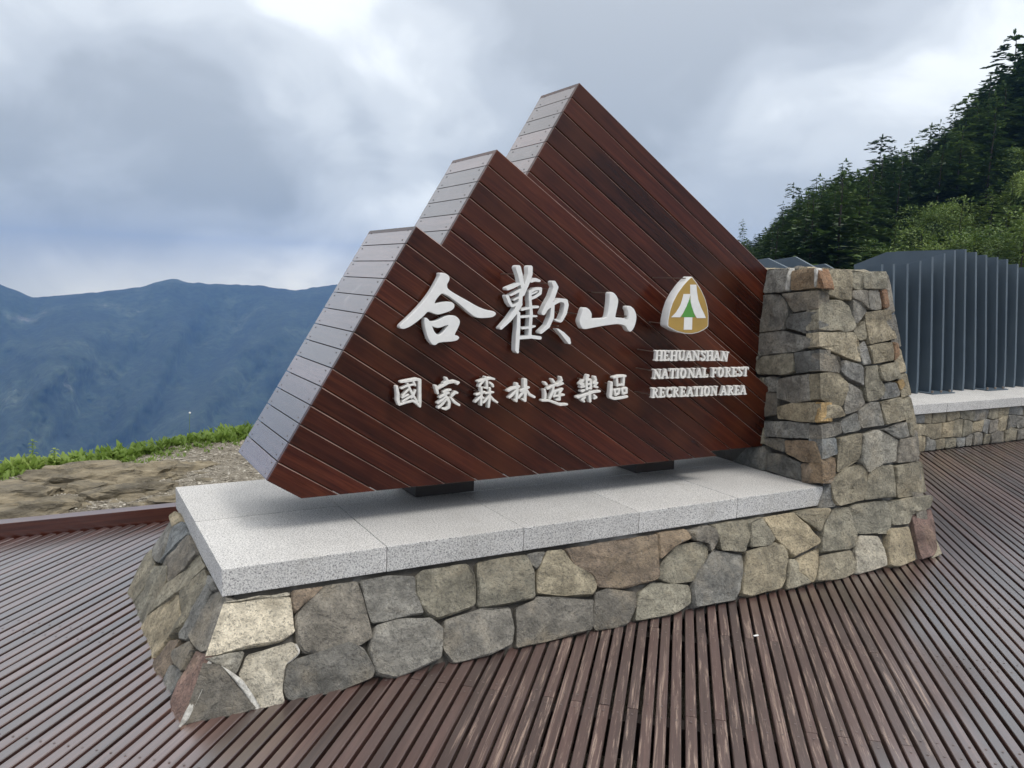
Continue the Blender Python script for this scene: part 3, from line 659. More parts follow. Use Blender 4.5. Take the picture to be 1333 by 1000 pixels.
def board(name, poly, th, ch, mat_, parent, loc, rot):
    """convex polygon in local x,z extruded along +y, front (y=0) chamfered"""
    n = len(poly); cx_ = sum(p[0] for p in poly) / n; cz_ = sum(p[1] for p in poly) / n
    A2 = sum(poly[i][0] * poly[(i + 1) % n][1] - poly[(i + 1) % n][0] * poly[i][1] for i in range(n))
    if A2 < 0: poly = poly[::-1]
    ins = []
    for i in range(n):
        p0, p1, p2 = poly[i - 1], poly[i], poly[(i + 1) % n]
        def nn(a, b_):
            dx, dz = b_[0] - a[0], b_[1] - a[1]; L = math.hypot(dx, dz); return (-dz / L, dx / L)
        n1, n2 = nn(p0, p1), nn(p1, p2); s_ = 1 + n1[0] * n2[0] + n1[1] * n2[1]
        s_ = max(s_, 0.35)
        ins.append((p1[0] + ch * (n1[0] + n2[0]) / s_, p1[1] + ch * (n1[1] + n2[1]) / s_))
    V = [(p[0], 0, p[1]) for p in ins] + [(p[0], ch, p[1]) for p in poly] + [(p[0], th, p[1]) for p in poly]
    F = [tuple(range(n))] + [tuple(range(3 * n - 1, 2 * n - 1, -1))]
    for i in range(n):
        j = (i + 1) % n
        F += [(i, n + i, n + j, j), (n + i, 2 * n + i, 2 * n + j, n + j)]
    o = mesh_obj(name, V, F, mat_, parent)
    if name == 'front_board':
        o.data.materials.append(MAT['lit_edge'])
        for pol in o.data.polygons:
            if pol.normal.z > 0.4 and pol.normal.y < -0.3: pol.material_index = 1  # only up-facing chamfers get the painted glint
    o.location = Vector(loc) - (SO if parent is sign else Vector()); o.rotation_euler = rot
    return o
TANG = (-ca * cb + sa * sb)         # how far the left edge drifts along the board per unit down
bmS = bmesh.new()                   # screws of the edge boards
for L in range(3):
    ax, az = AP[L]; y0 = YL[L]
    nb = 14 if L == 0 else 40
    for i in range(nb):
        b0, b1 = i * PWID + 0.0014, (i + 1) * PWID - 0.0018
        poly = [(b0 * TANG, -b0), (4.5, -b0), (4.5, -b1), (b1 * TANG, -b1)]
        # local (a, -b) -> world x,z
        wx = lambda p: ax + p[0] * cb - (-p[1]) * sb
        wz = lambda p: az - p[0] * sb + p[1] * cb
        poly = clip(poly, lambda p: wz(p) - ZB); 
        if len(poly) >= 3: poly = clip(poly, lambda p: 2.976 + SPL * wz(p) - wx(p))
        poly = clean(poly)
        if len(poly) < 3: break
        if max(p[0] for p in poly) - min(p[0] for p in poly) < 0.02: break
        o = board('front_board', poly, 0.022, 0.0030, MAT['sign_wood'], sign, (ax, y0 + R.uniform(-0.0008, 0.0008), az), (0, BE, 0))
    # edge boards on the left flank
    nside = 14 if L == 0 else (7 if L == 1 else 8)
    for i in range(nside):
        c0, c1 = i * PWID + 0.0018, (i + 1) * PWID - 0.0018
        bm = bmesh.new()
        # local x across the sign (world y), local z up the flank, local y into the sign
        box(bm, 0, YB - y0 - 0.024, 0, 0.02, -c1, -c0, 0.0018)
        o = bm_obj('edge_board', bm, MAT['edge_wood'], sign)
        ux, uz = ca, sa                       # up the flank
        nin = Vector((sa, 0, -ca))            # into the sign
        Mx = Matrix(((0, nin.x, ux, ax - SO.x), (1, nin.y, 0, y0 + 0.024 - SO.y), (0, nin.z, uz, az - SO.z), (0, 0, 0, 1)))
        o.matrix_local = Mx
        for yy in (0.045, YB - y0 - 0.075):
            for cc in (c0 + 0.016, c1 - 0.016):
                ctr = Vector((ax - cc * ca, y0 + 0.024 + yy, az - cc * sa)) - SO
                tube(bmS, ctr - nin * 0.0012, ctr + nin * 0.004, 0.0034, 0.0034, 6)
    # boards over the sloping top and dark carcass inside
    TL = min((az - ZB) / sb - 0.05, (2.99 - ax) / cb)
    topo = board('top_board', [(0.0, 0.0), (TL, 0.0), (TL, 0.018), (0.0, 0.018)], YB - y0 - 0.03, 0.001, MAT['sign_wood'], sign, (ax, y0 + 0.026, az), (0, BE, 0))
    topo.location.x -= 0.019 * sb; topo.location.z -= 0.019 * cb
    lo = (AP[0][0] - 14 * PWID * ca, AP[0][1] - 14 * PWID * sa) if L == 0 else None
    tb = (az - ZB - 0.012) / sa
    if L == 0: core = [(ax, az), (lo[0], lo[1]), (lo[0] + (lo[1] - ZB) / sb * cb, ZB), (ax + (az - ZB) / sb * cb, ZB)]
    else: core = [(ax, az), (ax - tb * ca, ZB + 0.01), (3.0, ZB + 0.01), (3.0, az - (3.0 - ax) / cb * sb)]
    cxm = sum(p[0] for p in core) / 4; czm = sum(p[1] for p in core) / 4
    core = [(p[0] + (cxm - p[0]) * 0.045, p[1] + (czm - p[1]) * 0.045) for p in core]
    yk = YB - 0.02 - 0.003 * L
    V = [(p[0] - SO.x, y0 + 0.0225 - SO.y, p[1]) for p in core] + [(p[0] - SO.x, yk - SO.y, p[1]) for p in core]
    mesh_obj('carcass', V, [(0, 1, 2, 3), (7, 6, 5, 4), (0, 4, 5, 1), (1, 5, 6, 2), (2, 6, 7, 3), (3, 7, 4, 0)], MAT['dark_wood'], sign)
o = bm_obj('screws', bmS, MAT['screw'], sign); tag(o, kind='stuff')
# back cladding and underside
def notch(a, c_):      # where the left flank of peak c_ meets the right slope of peak a
    (x1, z1), (x2, z2) = AP[a], AP[c_]
    s_ = ((x2 - x1) * sa - (z2 - z1) * ca) / (cb * sa + sb * ca); return (x1 + s_ * cb, z1 - s_ * sb)
n12, n23 = notch(0, 1), notch(1, 2)
lo = (AP[0][0] - 14 * PWID * ca, AP[0][1] - 14 * PWID * sa)
bkp = [lo, (lo[0] + (lo[1] - ZB) / sb * cb, ZB + 0.004), (2.97, ZB + 0.004), (2.97, AP[2][1] - (2.97 - AP[2][0]) / cb * sb), AP[2], n23, AP[1], n12, AP[0]]
bkc = (1.7, 0.8); bkp = [(p[0] + (bkc[0] - p[0]) * 0.02, p[1] + (bkc[1] - p[1]) * 0.02) for p in bkp]
V = [(p[0] - SO.x, YB - 0.018 - SO.y, p[1]) for p in bkp] + [(p[0] - SO.x, YB - SO.y, p[1]) for p in bkp]; n = len(bkp)
mesh_obj('back_panel', V, [tuple(range(n)), tuple(range(2 * n - 1, n - 1, -1))] + [(i, n + i, n + (i + 1) % n, (i + 1) % n) for i in range(n)], MAT['sign_wood'], sign)
# supports between sign and slab
for xa, xb_ in ((ony(541, 646, .6).x, ony(617, 640, .6).x), (ony(829, 606, .6).x, ony(878, 600, .6).x)):
    bm = bmesh.new(); box(bm, xa, xb_, 0.60, 0.84, 0.0015, ZB + 0.02, 0.003)
    bm_obj('support_block', bm, MAT['dark_wood'], sign, False, (-SO.x, -SO.y, -SO.z))

# ------------------------------------------------------------------ lettering: brush strokes -> outline -> solid character
YF = 0.262
def sdf_contours(strokes, polys, step):
    segs = []
    for st in strokes:
        if len(st) == 1: segs.append((*st[0], *st[0]))
        for a, b_ in zip(st[:-1], st[1:]): segs.append((*a, *b_))
    S = np.array(segs, float)
    x0 = min(S[:, 0].min(), S[:, 3].min()) - 60; x1 = max(S[:, 0].max(), S[:, 3].max()) + 60
    y0 = min(S[:, 1].min(), S[:, 4].min()) - 60; y1 = max(S[:, 1].max(), S[:, 4].max()) + 60
    gx = np.arange(x0, x1, step); gy = np.arange(y0, y1, step); X, Y = np.meshgrid(gx, gy)
    D = np.full(X.shape, 1e9)
    for ax_, ay_, ar, bx_, by_, br in S:
        dx, dy = bx_ - ax_, by_ - ay_; L2 = dx * dx + dy * dy + 1e-9
        t_ = np.clip(((X - ax_) * dx + (Y - ay_) * dy) / L2, 0, 1)
        D = np.minimum(D, np.hypot(X - ax_ - t_ * dx, Y - ay_ - t_ * dy) - (ar + (br - ar) * t_))
    return march(D, gx, gy)
def march(D, gx, gy):
    nxt = {}
    ny, nx = D.shape; inside = D < 0
    act = (inside[:-1, :-1].astype(int) + inside[:-1, 1:] + inside[1:, 1:] + inside[1:, :-1])
    def pt(key):
        k, i, j = key
        if k == 'h': a, b_ = D[j, i], D[j, i + 1]; t_ = a / (a - b_); return (gx[i] + t_ * (gx[i + 1] - gx[i]), gy[j])
        a, b_ = D[j, i], D[j + 1, i]; t_ = a / (a - b_); return (gx[i], gy[j] + t_ * (gy[j + 1] - gy[j]))
    for j, i in zip(*np.where((act > 0) & (act < 4))):
        c = [inside[j, i], inside[j, i + 1], inside[j + 1, i + 1], inside[j + 1, i]]
        E = [('h', i, j), ('v', i + 1, j), ('h', i, j + 1), ('v', i, j)]
        ent = []; ext = []
        for k in range(4):
            a, b_ = c[k], c[(k + 1) % 4]
            if a and not b_: ext.append(E[k])
            if b_ and not a: ent.append(E[k])
        if len(ext) == 1: nxt[ext[0]] = ent[0]
        else:
            for x_ in ext:
                k = E.index(x_); nxt[x_] = E[(k - 1) % 4] if E[(k - 1) % 4] in ent else E[(k + 1) % 4]
    loops = []
    while nxt:
        s_ = next(iter(nxt)); lp = []; k = s_
        while k in nxt:
            lp.append(pt(k)); k = nxt.pop(k)
        if len(lp) > 6: loops.append(lp)
    return loops
def thin(lp, tol):
    out = [lp[0]]
    for p in lp[1:]:
        if math.hypot(p[0] - out[-1][0], p[1] - out[-1][1]) > tol: out.append(p)
    while len(out) > 4 and math.hypot(out[0][0] - out[-1][0], out[0][1] - out[-1][1]) < tol: out.pop()
    return smooth_poly(out, 1)
def smooth_poly(pts, it=2):
    for _ in range(it):
        o_ = []
        for i in range(len(pts)):
            a, b_ = pts[i], pts[(i + 1) % len(pts)]
            o_ += [(a[0] * .78 + b_[0] * .22, a[1] * .78 + b_[1] * .22), (a[0] * .22 + b_[0] * .78, a[1] * .22 + b_[1] * .78)]
        pts = o_
    return pts
def solid(name, loops, depth, mat_, parent, yfront, bev=0.0016, ref=None):
    """loops: lists of (x, z) in the sign plane"""
    cv = bpy.data.curves.new(name, 'CURVE'); cv.dimensions = '2D'; cv.fill_mode = 'BOTH'
    cv.extrude = depth / 2 - bev; cv.bevel_depth = bev; cv.bevel_resolution = 1; cv.offset = 0.0
    ax_ = sum(p[0] for p in loops[0]) / len(loops[0]); az_ = sum(p[1] for p in loops[0]) / len(loops[0])
    for lp in loops:
        sp = cv.splines.new('POLY'); sp.points.add(len(lp) - 1); sp.use_cyclic_u = True
        for q_, p in zip(sp.points, lp): q_.co = (p[0] - ax_, p[1] - az_, 0, 1)
    tmp = bpy.data.objects.new('tmp', cv); COL.objects.link(tmp)
    dg = bpy.context.evaluated_depsgraph_get(); me = bpy.data.meshes.new_from_object(tmp.evaluated_get(dg))
    bpy.data.objects.remove(tmp); bpy.data.curves.remove(cv); me.name = name; me.materials.clear()
    o = link(name, me, mat_, parent)
    o.location = (ax_ - SO.x, yfront + depth / 2 - SO.y, az_ - SO.z); o.rotation_euler = (math.pi / 2, 0, 0)
    return o
def cmap(cr):
    ox, oy, s_ = cr
    def f(p):
        w = ony(ox + p[0] / s_, oy + p[1] / s_, YF); return (w.x, w.z)
    return f
def pin(px0, py0, cr, to):
    f = cmap(cr); x, z = f((px0, py0)); bm = bmesh.new()
    tube(bm, (x - SO.x, YF + 0.012 - SO.y, z), (x - SO.x, to - SO.y, z), 0.0028, 0.0028, 6)
    bm_obj('standoff_pin', bm, MAT['pin'], sign)

C1 = (510, 345, 9.093); f = cmap(C1)
HE_A = [(570, 98), (610, 97), (655, 115), (685, 150), (675, 190), (650, 230), (655, 275), (690, 310), (790, 370), (900, 430), (1010, 495), (1110, 535), (1200, 550), (1232, 570), (1225, 595), (1180, 620), (1010, 628), (930, 570), (840, 490), (760, 425), (680, 365), (600, 328), (560, 360), (515, 420), (500, 470), (580, 450), (660, 438), (715, 445), (742, 475), (735, 510), (700, 540), (560, 585), (520, 580), (430, 540), (370, 610), (290, 675), (210, 730), (140, 757), (100, 745), (105, 715), (190, 640), (310, 520), (410, 405), (490, 290), (560, 160), (575, 125)]
HE_B = [(395, 628), (420, 635), (455, 678), (540, 665), (650, 605), (740, 600), (790, 635), (808, 680), (780, 750), (735, 835), (775, 840), (800, 860), (775, 890), (700, 905), (560, 912), (520, 945), (490, 945), (445, 890), (410, 790), (390, 690)]
HE_C = [(475, 715), (545, 750), (690, 695), (640, 770), (590, 825), (545, 835), (505, 800), (482, 750)]
def dens(pts, n=3):
    o_ = []
    for i in range(len(pts)):
        a, b_ = pts[i], pts[(i + 1) % len(pts)]
        o_ += [(a[0] + (b_[0] - a[0]) * k / n, a[1] + (b_[1] - a[1]) * k / n) for k in range(n)]
    return o_
solid('white_character', [[f(p) for p in smooth_poly(HE_A)], [f(p) for p in smooth_poly(HE_B)], [f(p) for p in smooth_poly(HE_C)]], 0.036, MAT['white_paint'], sign, YF)
C3 = (745, 370, 14.28); f = cmap(C3)
SHAN = [(215, 440), (265, 440), (325, 485), (362, 560), (350, 655), (470, 645), (600, 640), (655, 625), (690, 400), (702, 250), (700, 175), (725, 150), (770, 165), (825, 225), (852, 300), (845, 380), (815, 510), (790, 632), (900, 632), (985, 645), (1040, 690), (1055, 600), (1050, 510), (1020, 455), (1030, 415), (1080, 410), (1150, 470), (1192, 580), (1182, 700), (1140, 820), (1085, 888), (1035, 850), (1005, 780), (940, 750), (860, 735), (740, 745), (560, 772), (400, 802), (215, 838), (175, 795), (135, 690), (170, 590)]
solid('white_character', [[f(p) for p in smooth_poly(SHAN)]], 0.036, MAT['white_paint'], sign, YF)
def glyph(strokes, cr, step, depth, mat_, name='white_character', grow=1.0):
    st = [[(x, y, r * grow) for x, y, r in s_] for s_ in strokes]
    f = cmap(cr); lps = [thin(l, step * 0.7) for l in sdf_contours(st, None, step)]
    return solid(name, [[f(p) for p in l] for l in lps if len(l) > 4], depth, mat_, sign, YF)
def glyph_cells(strokes, cr, step, depth, mat_):
    f = cmap(cr); segs = [(*a, *b_) for st in strokes for a, b_ in zip(st[:-1], st[1:])]; S_ = np.array(segs, float)
    gx = np.arange(min(S_[:, 0].min(), S_[:, 3].min()) - 45, max(S_[:, 0].max(), S_[:, 3].max()) + 45, step)
    gy = np.arange(min(S_[:, 1].min(), S_[:, 4].min()) - 45, max(S_[:, 1].max(), S_[:, 4].max()) + 45, step)
    X, Y = np.meshgrid(gx, gy); D = np.full(X.shape, 1e9)
    for ax_, ay_, ar, bx_, by_, br in S_:
        dx, dy = bx_ - ax_, by_ - ay_; t_ = np.clip(((X - ax_) * dx + (Y - ay_) * dy) / (dx * dx + dy * dy + 1e-9), 0, 1)
        D = np.minimum(D, np.hypot(X - ax_ - t_ * dx, Y - ay_ - t_ * dy) - (ar + (br - ar) * t_))
    bm = bmesh.new(); vf, vb = {}, {}
    def vert(key):
        if key not in vf:
            k, i, j = key
            if k == 'g': p = (gx[i], gy[j])
            elif k == 'h': a, b_ = D[j, i], D[j, i + 1]; p = (gx[i] + a / (a - b_) * step, gy[j])
            else: a, b_ = D[j, i], D[j + 1, i]; p = (gx[i], gy[j] + a / (a - b_) * step)
            x, z = f(p); vf[key] = bm.verts.new((x - SO.x, YF - SO.y, z)); vb[key] = bm.verts.new((x - SO.x, YF + depth - SO.y, z))
        return vf[key]
    for j in range(len(gy) - 1):
        for i in range(len(gx) - 1):
            C_ = [('g', i, j), ('g', i + 1, j), ('g', i + 1, j + 1), ('g', i, j + 1)]; E_ = [('h', i, j), ('v', i + 1, j), ('h', i, j + 1), ('v', i, j)]
            ins = [D[j, i] < 0, D[j, i + 1] < 0, D[j + 1, i + 1] < 0, D[j + 1, i] < 0]
            if not any(ins): continue
            ring_ = []
            for k in range(4):
                if ins[k]: ring_.append(C_[k])
                if ins[k] != ins[(k + 1) % 4]: ring_.append(E_[k])
            vs_ = [vert(k) for k in ring_]
            if len(vs_) < 3: continue
            bm.faces.new(vs_[::-1]); bm.faces.new([vb[k] for k in ring_])
            for k in range(len(ring_)):
                a, b_ = ring_[k], ring_[(k + 1) % len(ring_)]
                if a[0] != 'g' and b_[0] != 'g': bm.faces.new((vf[a], vf[b_], vb[b_], vb[a]))
    bmesh.ops.recalc_face_normals(bm, faces=bm.faces)
    o_ = bm_obj('white_character', bm, mat_, sign, True); o_.data.set_sharp_from_angle(angle=math.radians(50)); return o_
HUAN = [[(268, 105, 26), (290, 180, 22), (305, 260, 20), (320, 330, 16)], [(388, 105, 24), (388, 170, 22), (365, 240, 22), (335, 320, 18), (312, 370, 20)], [(165, 315, 16), (215, 295, 17), (270, 270, 15)],
 [(400, 240, 14), (440, 224, 17), (478, 236, 13)], [(160, 392, 15), (182, 450, 15), (205, 488, 12)], [(195, 380, 9), (240, 357, 12), (290, 328, 13)], [(208, 490, 11), (250, 472, 12), (290, 446, 13)], [(296, 345, 17), (288, 450, 19)], [(225, 428, 8), (280, 398, 8)],
 [(388, 350, 11), (440, 318, 14), (492, 314, 14), (488, 362, 13), (440, 396, 13), (395, 415, 12)], [(388, 345, 13), (386, 430, 13)], [(405, 368, 8), (455, 345, 8)],
 [(285, 470, 24), (240, 545, 24), (180, 625, 21), (95, 712, 13)], [(272, 560, 15), (270, 700, 18), (262, 800, 20), (255, 930, 18), (262, 950, 12)], [(388, 430, 12), (398, 560, 15), (388, 700, 15), (384, 800, 15)],
 [(305, 527, 10), (400, 502, 11), (465, 497, 12)], [(300, 598, 11), (400, 588, 12), (450, 590, 9)], [(310, 712, 11), (400, 700, 11), (435, 690, 8)], [(290, 806, 16), (400, 797, 17), (485, 808, 17)],
 [(625, 255, 20), (645, 300, 24), (610, 400, 25), (565, 480, 25), (520, 560, 19)], [(570, 505, 12), (640, 452, 18), (690, 428, 18), (742, 438, 21), (752, 480, 20), (735, 560, 19), (698, 635, 14)], [(640, 625, 8), (690, 642, 12)],
 [(615, 490, 16), (605, 600, 20), (565, 690, 20), (495, 752, 15)], [(665, 722, 8), (715, 765, 17), (765, 822, 23), (782, 858, 13)]]
glyph_cells(HUAN, (640, 335, 7.692), 6.0, 0.036, MAT['white_paint'])
C5 = (505, 480, 12.695); C6 = (610, 480, 13.33); C7 = (695, 480, 9.874)
SMALL = [(C5, 6, [[(150, 300, 14), (170, 420, 20), (170, 520, 22), (190, 590, 18)], [(220, 222, 12), (330, 203, 19), (480, 178, 20), (528, 192, 19)], [(530, 192, 20), (530, 380, 19), (533, 560, 19), (535, 630, 10)], [(195, 598, 12), (300, 562, 12), (420, 532, 14), (480, 572, 14), (533, 622, 10)],
  [(230, 330, 9), (320, 285, 12), (440, 262, 10)], [(430, 225, 12), (455, 278, 11)], [(248, 450, 9), (320, 372, 10), (350, 342, 9)], [(242, 480, 9), (340, 432, 10)], [(248, 545, 10), (330, 492, 12), (388, 457, 10)], [(330, 252, 10), (372, 350, 14), (412, 430, 14), (450, 490, 13), (488, 543, 9)], [(458, 362, 11), (430, 430, 12), (393, 488, 8)]]),
 (C5, 6, [[(968, 160, 14), (992, 210, 18), (928, 240, 10)], [(795, 290, 15), (815, 360, 17), (830, 410, 13)], [(835, 330, 11), (900, 292, 17), (1000, 232, 18), (1100, 213, 20), (1168, 232, 16), (1150, 252, 13)], [(925, 390, 12), (980, 362, 16), (1038, 352, 12)], [(865, 478, 12), (950, 422, 17), (1010, 402, 11)],
  [(945, 440, 16), (992, 490, 16), (1020, 560, 17), (1010, 640, 18), (960, 670, 15), (905, 660, 9)], [(832, 570, 12), (900, 522, 13), (958, 472, 10)], [(842, 645, 14), (910, 582, 15), (968, 512, 11)], [(1062, 450, 15), (1120, 392, 18), (1150, 402, 13)], [(1042, 480, 11), (1110, 558, 17), (1182, 603, 12)]]),
 (C6, 6, [[(175, 225, 12), (280, 192, 17), (380, 167, 17), (448, 182, 12)], [(302, 152, 14), (322, 230, 17), (325, 340, 13), (275, 330, 8)], [(262, 222, 10), (212, 270, 14), (193, 310, 14)], [(372, 242, 10), (420, 282, 15), (430, 310, 12)], [(142, 455, 11), (210, 432, 14), (285, 407, 11)], [(228, 332, 14), (228, 450, 15), (222, 560, 15), (222, 628, 13)],
  [(215, 482, 11), (162, 540, 13), (122, 580, 10)], [(236, 490, 10), (265, 510, 10)], [(297, 430, 11), (370, 417, 12), (433, 411, 10)], [(372, 342, 14), (372, 450, 15), (362, 580, 15), (352, 668, 12)], [(355, 482, 12), (302, 550, 13), (263, 593, 9)], [(387, 482, 11), (440, 547, 15), (503, 588, 10)]]),
 (C6, 6, [[(695, 385, 15), (780, 342, 18), (882, 312, 15)], [(842, 268, 20), (847, 380, 20), (838, 480, 18), (836, 568, 12), (795, 540, 8)], [(820, 392, 15), (762, 460, 17), (714, 503, 13)], [(908, 390, 15), (980, 352, 18), (1048, 327, 13)], [(988, 202, 26), (988, 300, 26), (988, 420, 21), (986, 558, 16), (935, 530, 8)],
  [(960, 402, 16), (912, 460, 16), (874, 508, 12)], [(1012, 372, 13), (1062, 450, 18), (1146, 495, 15)]]),
 (C7, 4.5, [[(148, 182, 10), (166, 205, 12)], [(142, 272, 9), (152, 330, 12), (147, 390, 10)], [(112, 411, 10), (200, 411, 10), (280, 440, 13), (340, 464, 13), (428, 460, 10)], [(242, 142, 10), (266, 180, 12)], [(182, 258, 10), (240, 227, 13), (300, 202, 10)], [(256, 217, 11), (246, 300, 12), (208, 385, 10)], [(258, 285, 8), (280, 300, 9), (262, 360, 9)],
  [(350, 112, 9), (360, 150, 12), (312, 210, 11)], [(302, 220, 9), (375, 192, 10)], [(292, 288, 10), (368, 262, 11), (332, 310, 11), (332, 398, 12), (295, 400, 7)], [(275, 355, 8), (388, 337, 10)]]),
 (C7, 4.5, [[(700, 92, 14), (682, 140, 12)], [(640, 152, 10), (603, 200, 11), (640, 200, 9), (612, 240, 10), (655, 230, 8)], [(684, 155, 9), (684, 268, 10)], [(734, 142, 10), (738, 258, 10)], [(684, 150, 8), (734, 142, 8)], [(684, 205, 7), (736, 198, 7)], [(684, 262, 8), (738, 252, 8)], [(790, 112, 13), (800, 150, 12), (772, 190, 10), (820, 182, 8), (782, 230, 10), (818, 240, 11)],
  [(622, 290, 13), (652, 280, 10)], [(568, 370, 13), (660, 337, 14), (760, 302, 13), (848, 291, 11)], [(722, 300, 14), (722, 380, 15), (727, 423, 11)], [(662, 370, 9), (624, 400, 12), (650, 423, 9)], [(780, 342, 8), (802, 370, 13), (782, 385, 9)]]),
 (C7, 4.5, [[(1032, 115, 11), (1110, 97, 13), (1178, 96, 12)], [(1002, 182, 13), (997, 280, 16), (988, 360, 15)], [(993, 370, 15), (1040, 388, 13), (1130, 375, 13), (1198, 360, 13)], [(1072, 132, 10), (1077, 220, 10)], [(1160, 118, 10), (1156, 213, 9)], [(1077, 215, 9), (1155, 206, 9)], [(1042, 280, 10), (1056, 343, 9)], [(1042, 276, 9), (1103, 261, 10), (1090, 320, 9)], [(1056, 340, 9), (1094, 322, 9)],
  [(1137, 266, 10), (1150, 323, 9)], [(1137, 261, 9), (1193, 252, 11), (1194, 310, 10), (1150, 325, 9)]])]
for cr, st, strokes in SMALL: glyph(strokes, cr, st, 0.026, MAT['letter_paint'])

# Roman capitals, drawn with stems, hairlines and serifs
T_, H_ = 0.088, 0.042
def S(*p, r=T_): return [(x, y, r) for x, y in p]
def srf(x, y, w=0.13): return [(x - w, y, H_), (x + w, y, H_)]
LET = {
 'I': (0.36, [S((.18, .06), (.18, .94)), srf(.18, .04), srf(.18, .96)]),
 'H': (0.80, [S((.18, .06), (.18, .94)), S((.62, .06), (.62, .94)), S((.18, .5), (.62, .5), r=H_), srf(.18, .04), srf(.18, .96), srf(.62, .04), srf(.62, .96)]),
 'E': (0.66, [S((.18, .06), (.18, .94)), S((.05, .96), (.54, .96), r=H_), S((.05, .04), (.56, .04), r=H_), S((.18, .5), (.44, .5), r=H_), S((.54, .96), (.54, .80), r=H_), S((.56, .04), (.58, .22), r=H_), S((.44, .40), (.44, .6), r=H_ * .8)]),
 'F': (0.62, [S((.18, .06), (.18, .94)), S((.05, .96), (.54, .96), r=H_), srf(.18, .04), S((.18, .5), (.44, .5), r=H_), S((.54, .96), (.54, .78), r=H_), S((.44, .40), (.44, .6), r=H_ * .8)]),
 'L': (0.60, [S((.18, .06), (.18, .94)), srf(.18, .96), S((.05, .04), (.52, .04), r=H_), S((.52, .04), (.54, .26), r=H_)]),
 'T': (0.66, [S((.32, .06), (.32, .94)), srf(.32, .04), S((.06, .96), (.58, .96), r=H_), S((.06, .96), (.05, .78), r=H_), S((.58, .96), (.59, .78), r=H_)]),
 'N': (0.80, [S((.16, .06), (.16, .94), r=H_), S((.64, .05), (.64, .94), r=H_), S((.16, .92), (.62, .08)), srf(.16, .04, .1), srf(.12, .96, .08), srf(.64, .96, .1)]),
 'A': (0.78, [S((.36, .96), (.12, .05), r=H_ * 1.1), S((.38, .92), (.60, .08)), S((.20, .36), (.54, .36), r=H_), srf(.12, .04, .1), srf(.61, .04, .12)]),
 'U': (0.70, [S((.18, .94), (.18, .30), (.24, .14), (.36, .08)), S((.36, .07), (.52, .12), (.60, .28), (.60, .94), r=H_ * 1.2), srf(.18, .96), srf(.60, .96, .1)]),
 'S': (0.58, [S((.46, .80), (.42, .92), (.27, .95), (.14, .86), (.14, .72), (.27, .58), (.40, .45), (.46, .30), (.40, .12), (.25, .05), (.12, .10), (.10, .24), r=T_ * .78)]),
 'O': (0.80, [S((.36, .96), (.20, .86), (.13, .5), (.20, .14), (.36, .04), r=T_ * .92), S((.36, .04), (.53, .14), (.60, .5), (.53, .86), (.36, .96), r=T_ * .92)]),
 'C': (0.72, [S((.56, .78), (.50, .92), (.36, .96), (.20, .86), (.13, .5), (.20, .14), (.38, .04), (.52, .10), (.58, .22), r=T_ * .82), S((.57, .94), (.57, .74), r=H_)]),
 'R': (0.76, [S((.18, .06), (.18, .94)), srf(.18, .04), S((.05, .96), (.36, .96), (.50, .86), (.50, .66), (.36, .54), (.18, .52), r=H_ * 1.3), S((.49, .80), (.49, .70), r=T_ * .8), S((.34, .50), (.56, .10), (.64, .05), r=T_ * .8)]),
 ' ': (0.28, [])}
letcache = {}
def roman(ch):
    if ch not in letcache:
        w, st = LET[ch]; st2 = [[(x * 300, (1 - y) * 300, r * 300) for x, y, r in s_] for s_ in st]
        letcache[ch] = [thin(l, 4) for l in sdf_contours(st2, None, 6.5)]
    return letcache[ch]
CE = (840, 450, 9.193)
for txt, p0, p1, hpx in (('HEHUANSHAN', (118, 183), (992, 183), 122), ('NATIONAL FOREST', (96, 401), (1240, 366), 116), ('RECREATION AREA', (76, 626), (1216, 586), 116)):
    f = cmap(CE); a = f(p0); b_ = f(p1); hh = f((p0[0], p0[1] - hpx))[1] - a[1]
    tot = sum(LET[c][0] for c in txt); u = 0.0; sxl = (b_[0] - a[0]) / tot; jx = R.uniform(-1, 1)
    for c in txt:
        if c != ' ':
            lps = []
            tilt = 0.10 if (txt == 'HEHUANSHAN' and u > tot - 0.85) else R.uniform(-0.015, 0.015)
            for l in roman(c):
                lp = []
                for x, y in l:
                    X = x / 300 * sxl; Z = (1 - y / 300) * hh
                    X, Z = X + tilt * Z, Z - tilt * X
                    lp.append((a[0] + u * sxl + X, a[1] + (b_[1] - a[1]) * u / tot + Z))
                lps.append(lp)
            lps.sort(key=lambda l: -len(l))
            solid('letter', lps, 0.020, MAT['letter_paint'], sign, YF + R.uniform(-0.002, 0.002), 0.0009)
        u += LET[c][0]
# emblem
CM = (855, 350, 11.11); f = cmap(CM)
SH_ = smooth_poly(dens([(500, 112), (562, 190), (632, 300), (692, 430), (728, 560), (741, 680), (738, 832), (690, 874), (600, 919), (500, 940), (400, 935), (280, 904), (152, 833), (156, 750), (181, 620), (226, 480), (296, 350), (376, 238), (446, 160)], 2), 1)
def shrink(pts, k):
    cx_ = sum(p[0] for p in pts) / len(pts); cy_ = sum(p[1] for p in pts) / len(pts)
    return [(cx_ + (p[0] - cx_) * k, cy_ + (p[1] - cy_) * k) for p in pts]
emb = solid('emblem', [[f(p) for p in SH_]], 0.055, MAT['white_paint'], sign, YF - 0.002, 0.001); emb['label'] = 'gold pointed shield emblem with white roof strokes over a green tree'
def embpart(name, pts, m_, lift, th=0.002):
    o_ = solid(name, [[f(p) for p in pts]], th, MAT[m_], sign, YF - 0.002 - lift, 0.0002)
    o_.parent = emb; o_.matrix_parent_inverse = Matrix.Identity(4)
    o_.location = (o_.location.x - emb.location.x, o_.location.z - emb.location.z, -(o_.location.y - emb.location.y)); o_.rotation_euler = (0, 0, 0)
embpart('gold_face', shrink(SH_, 0.972), 'gold', 0.0015)
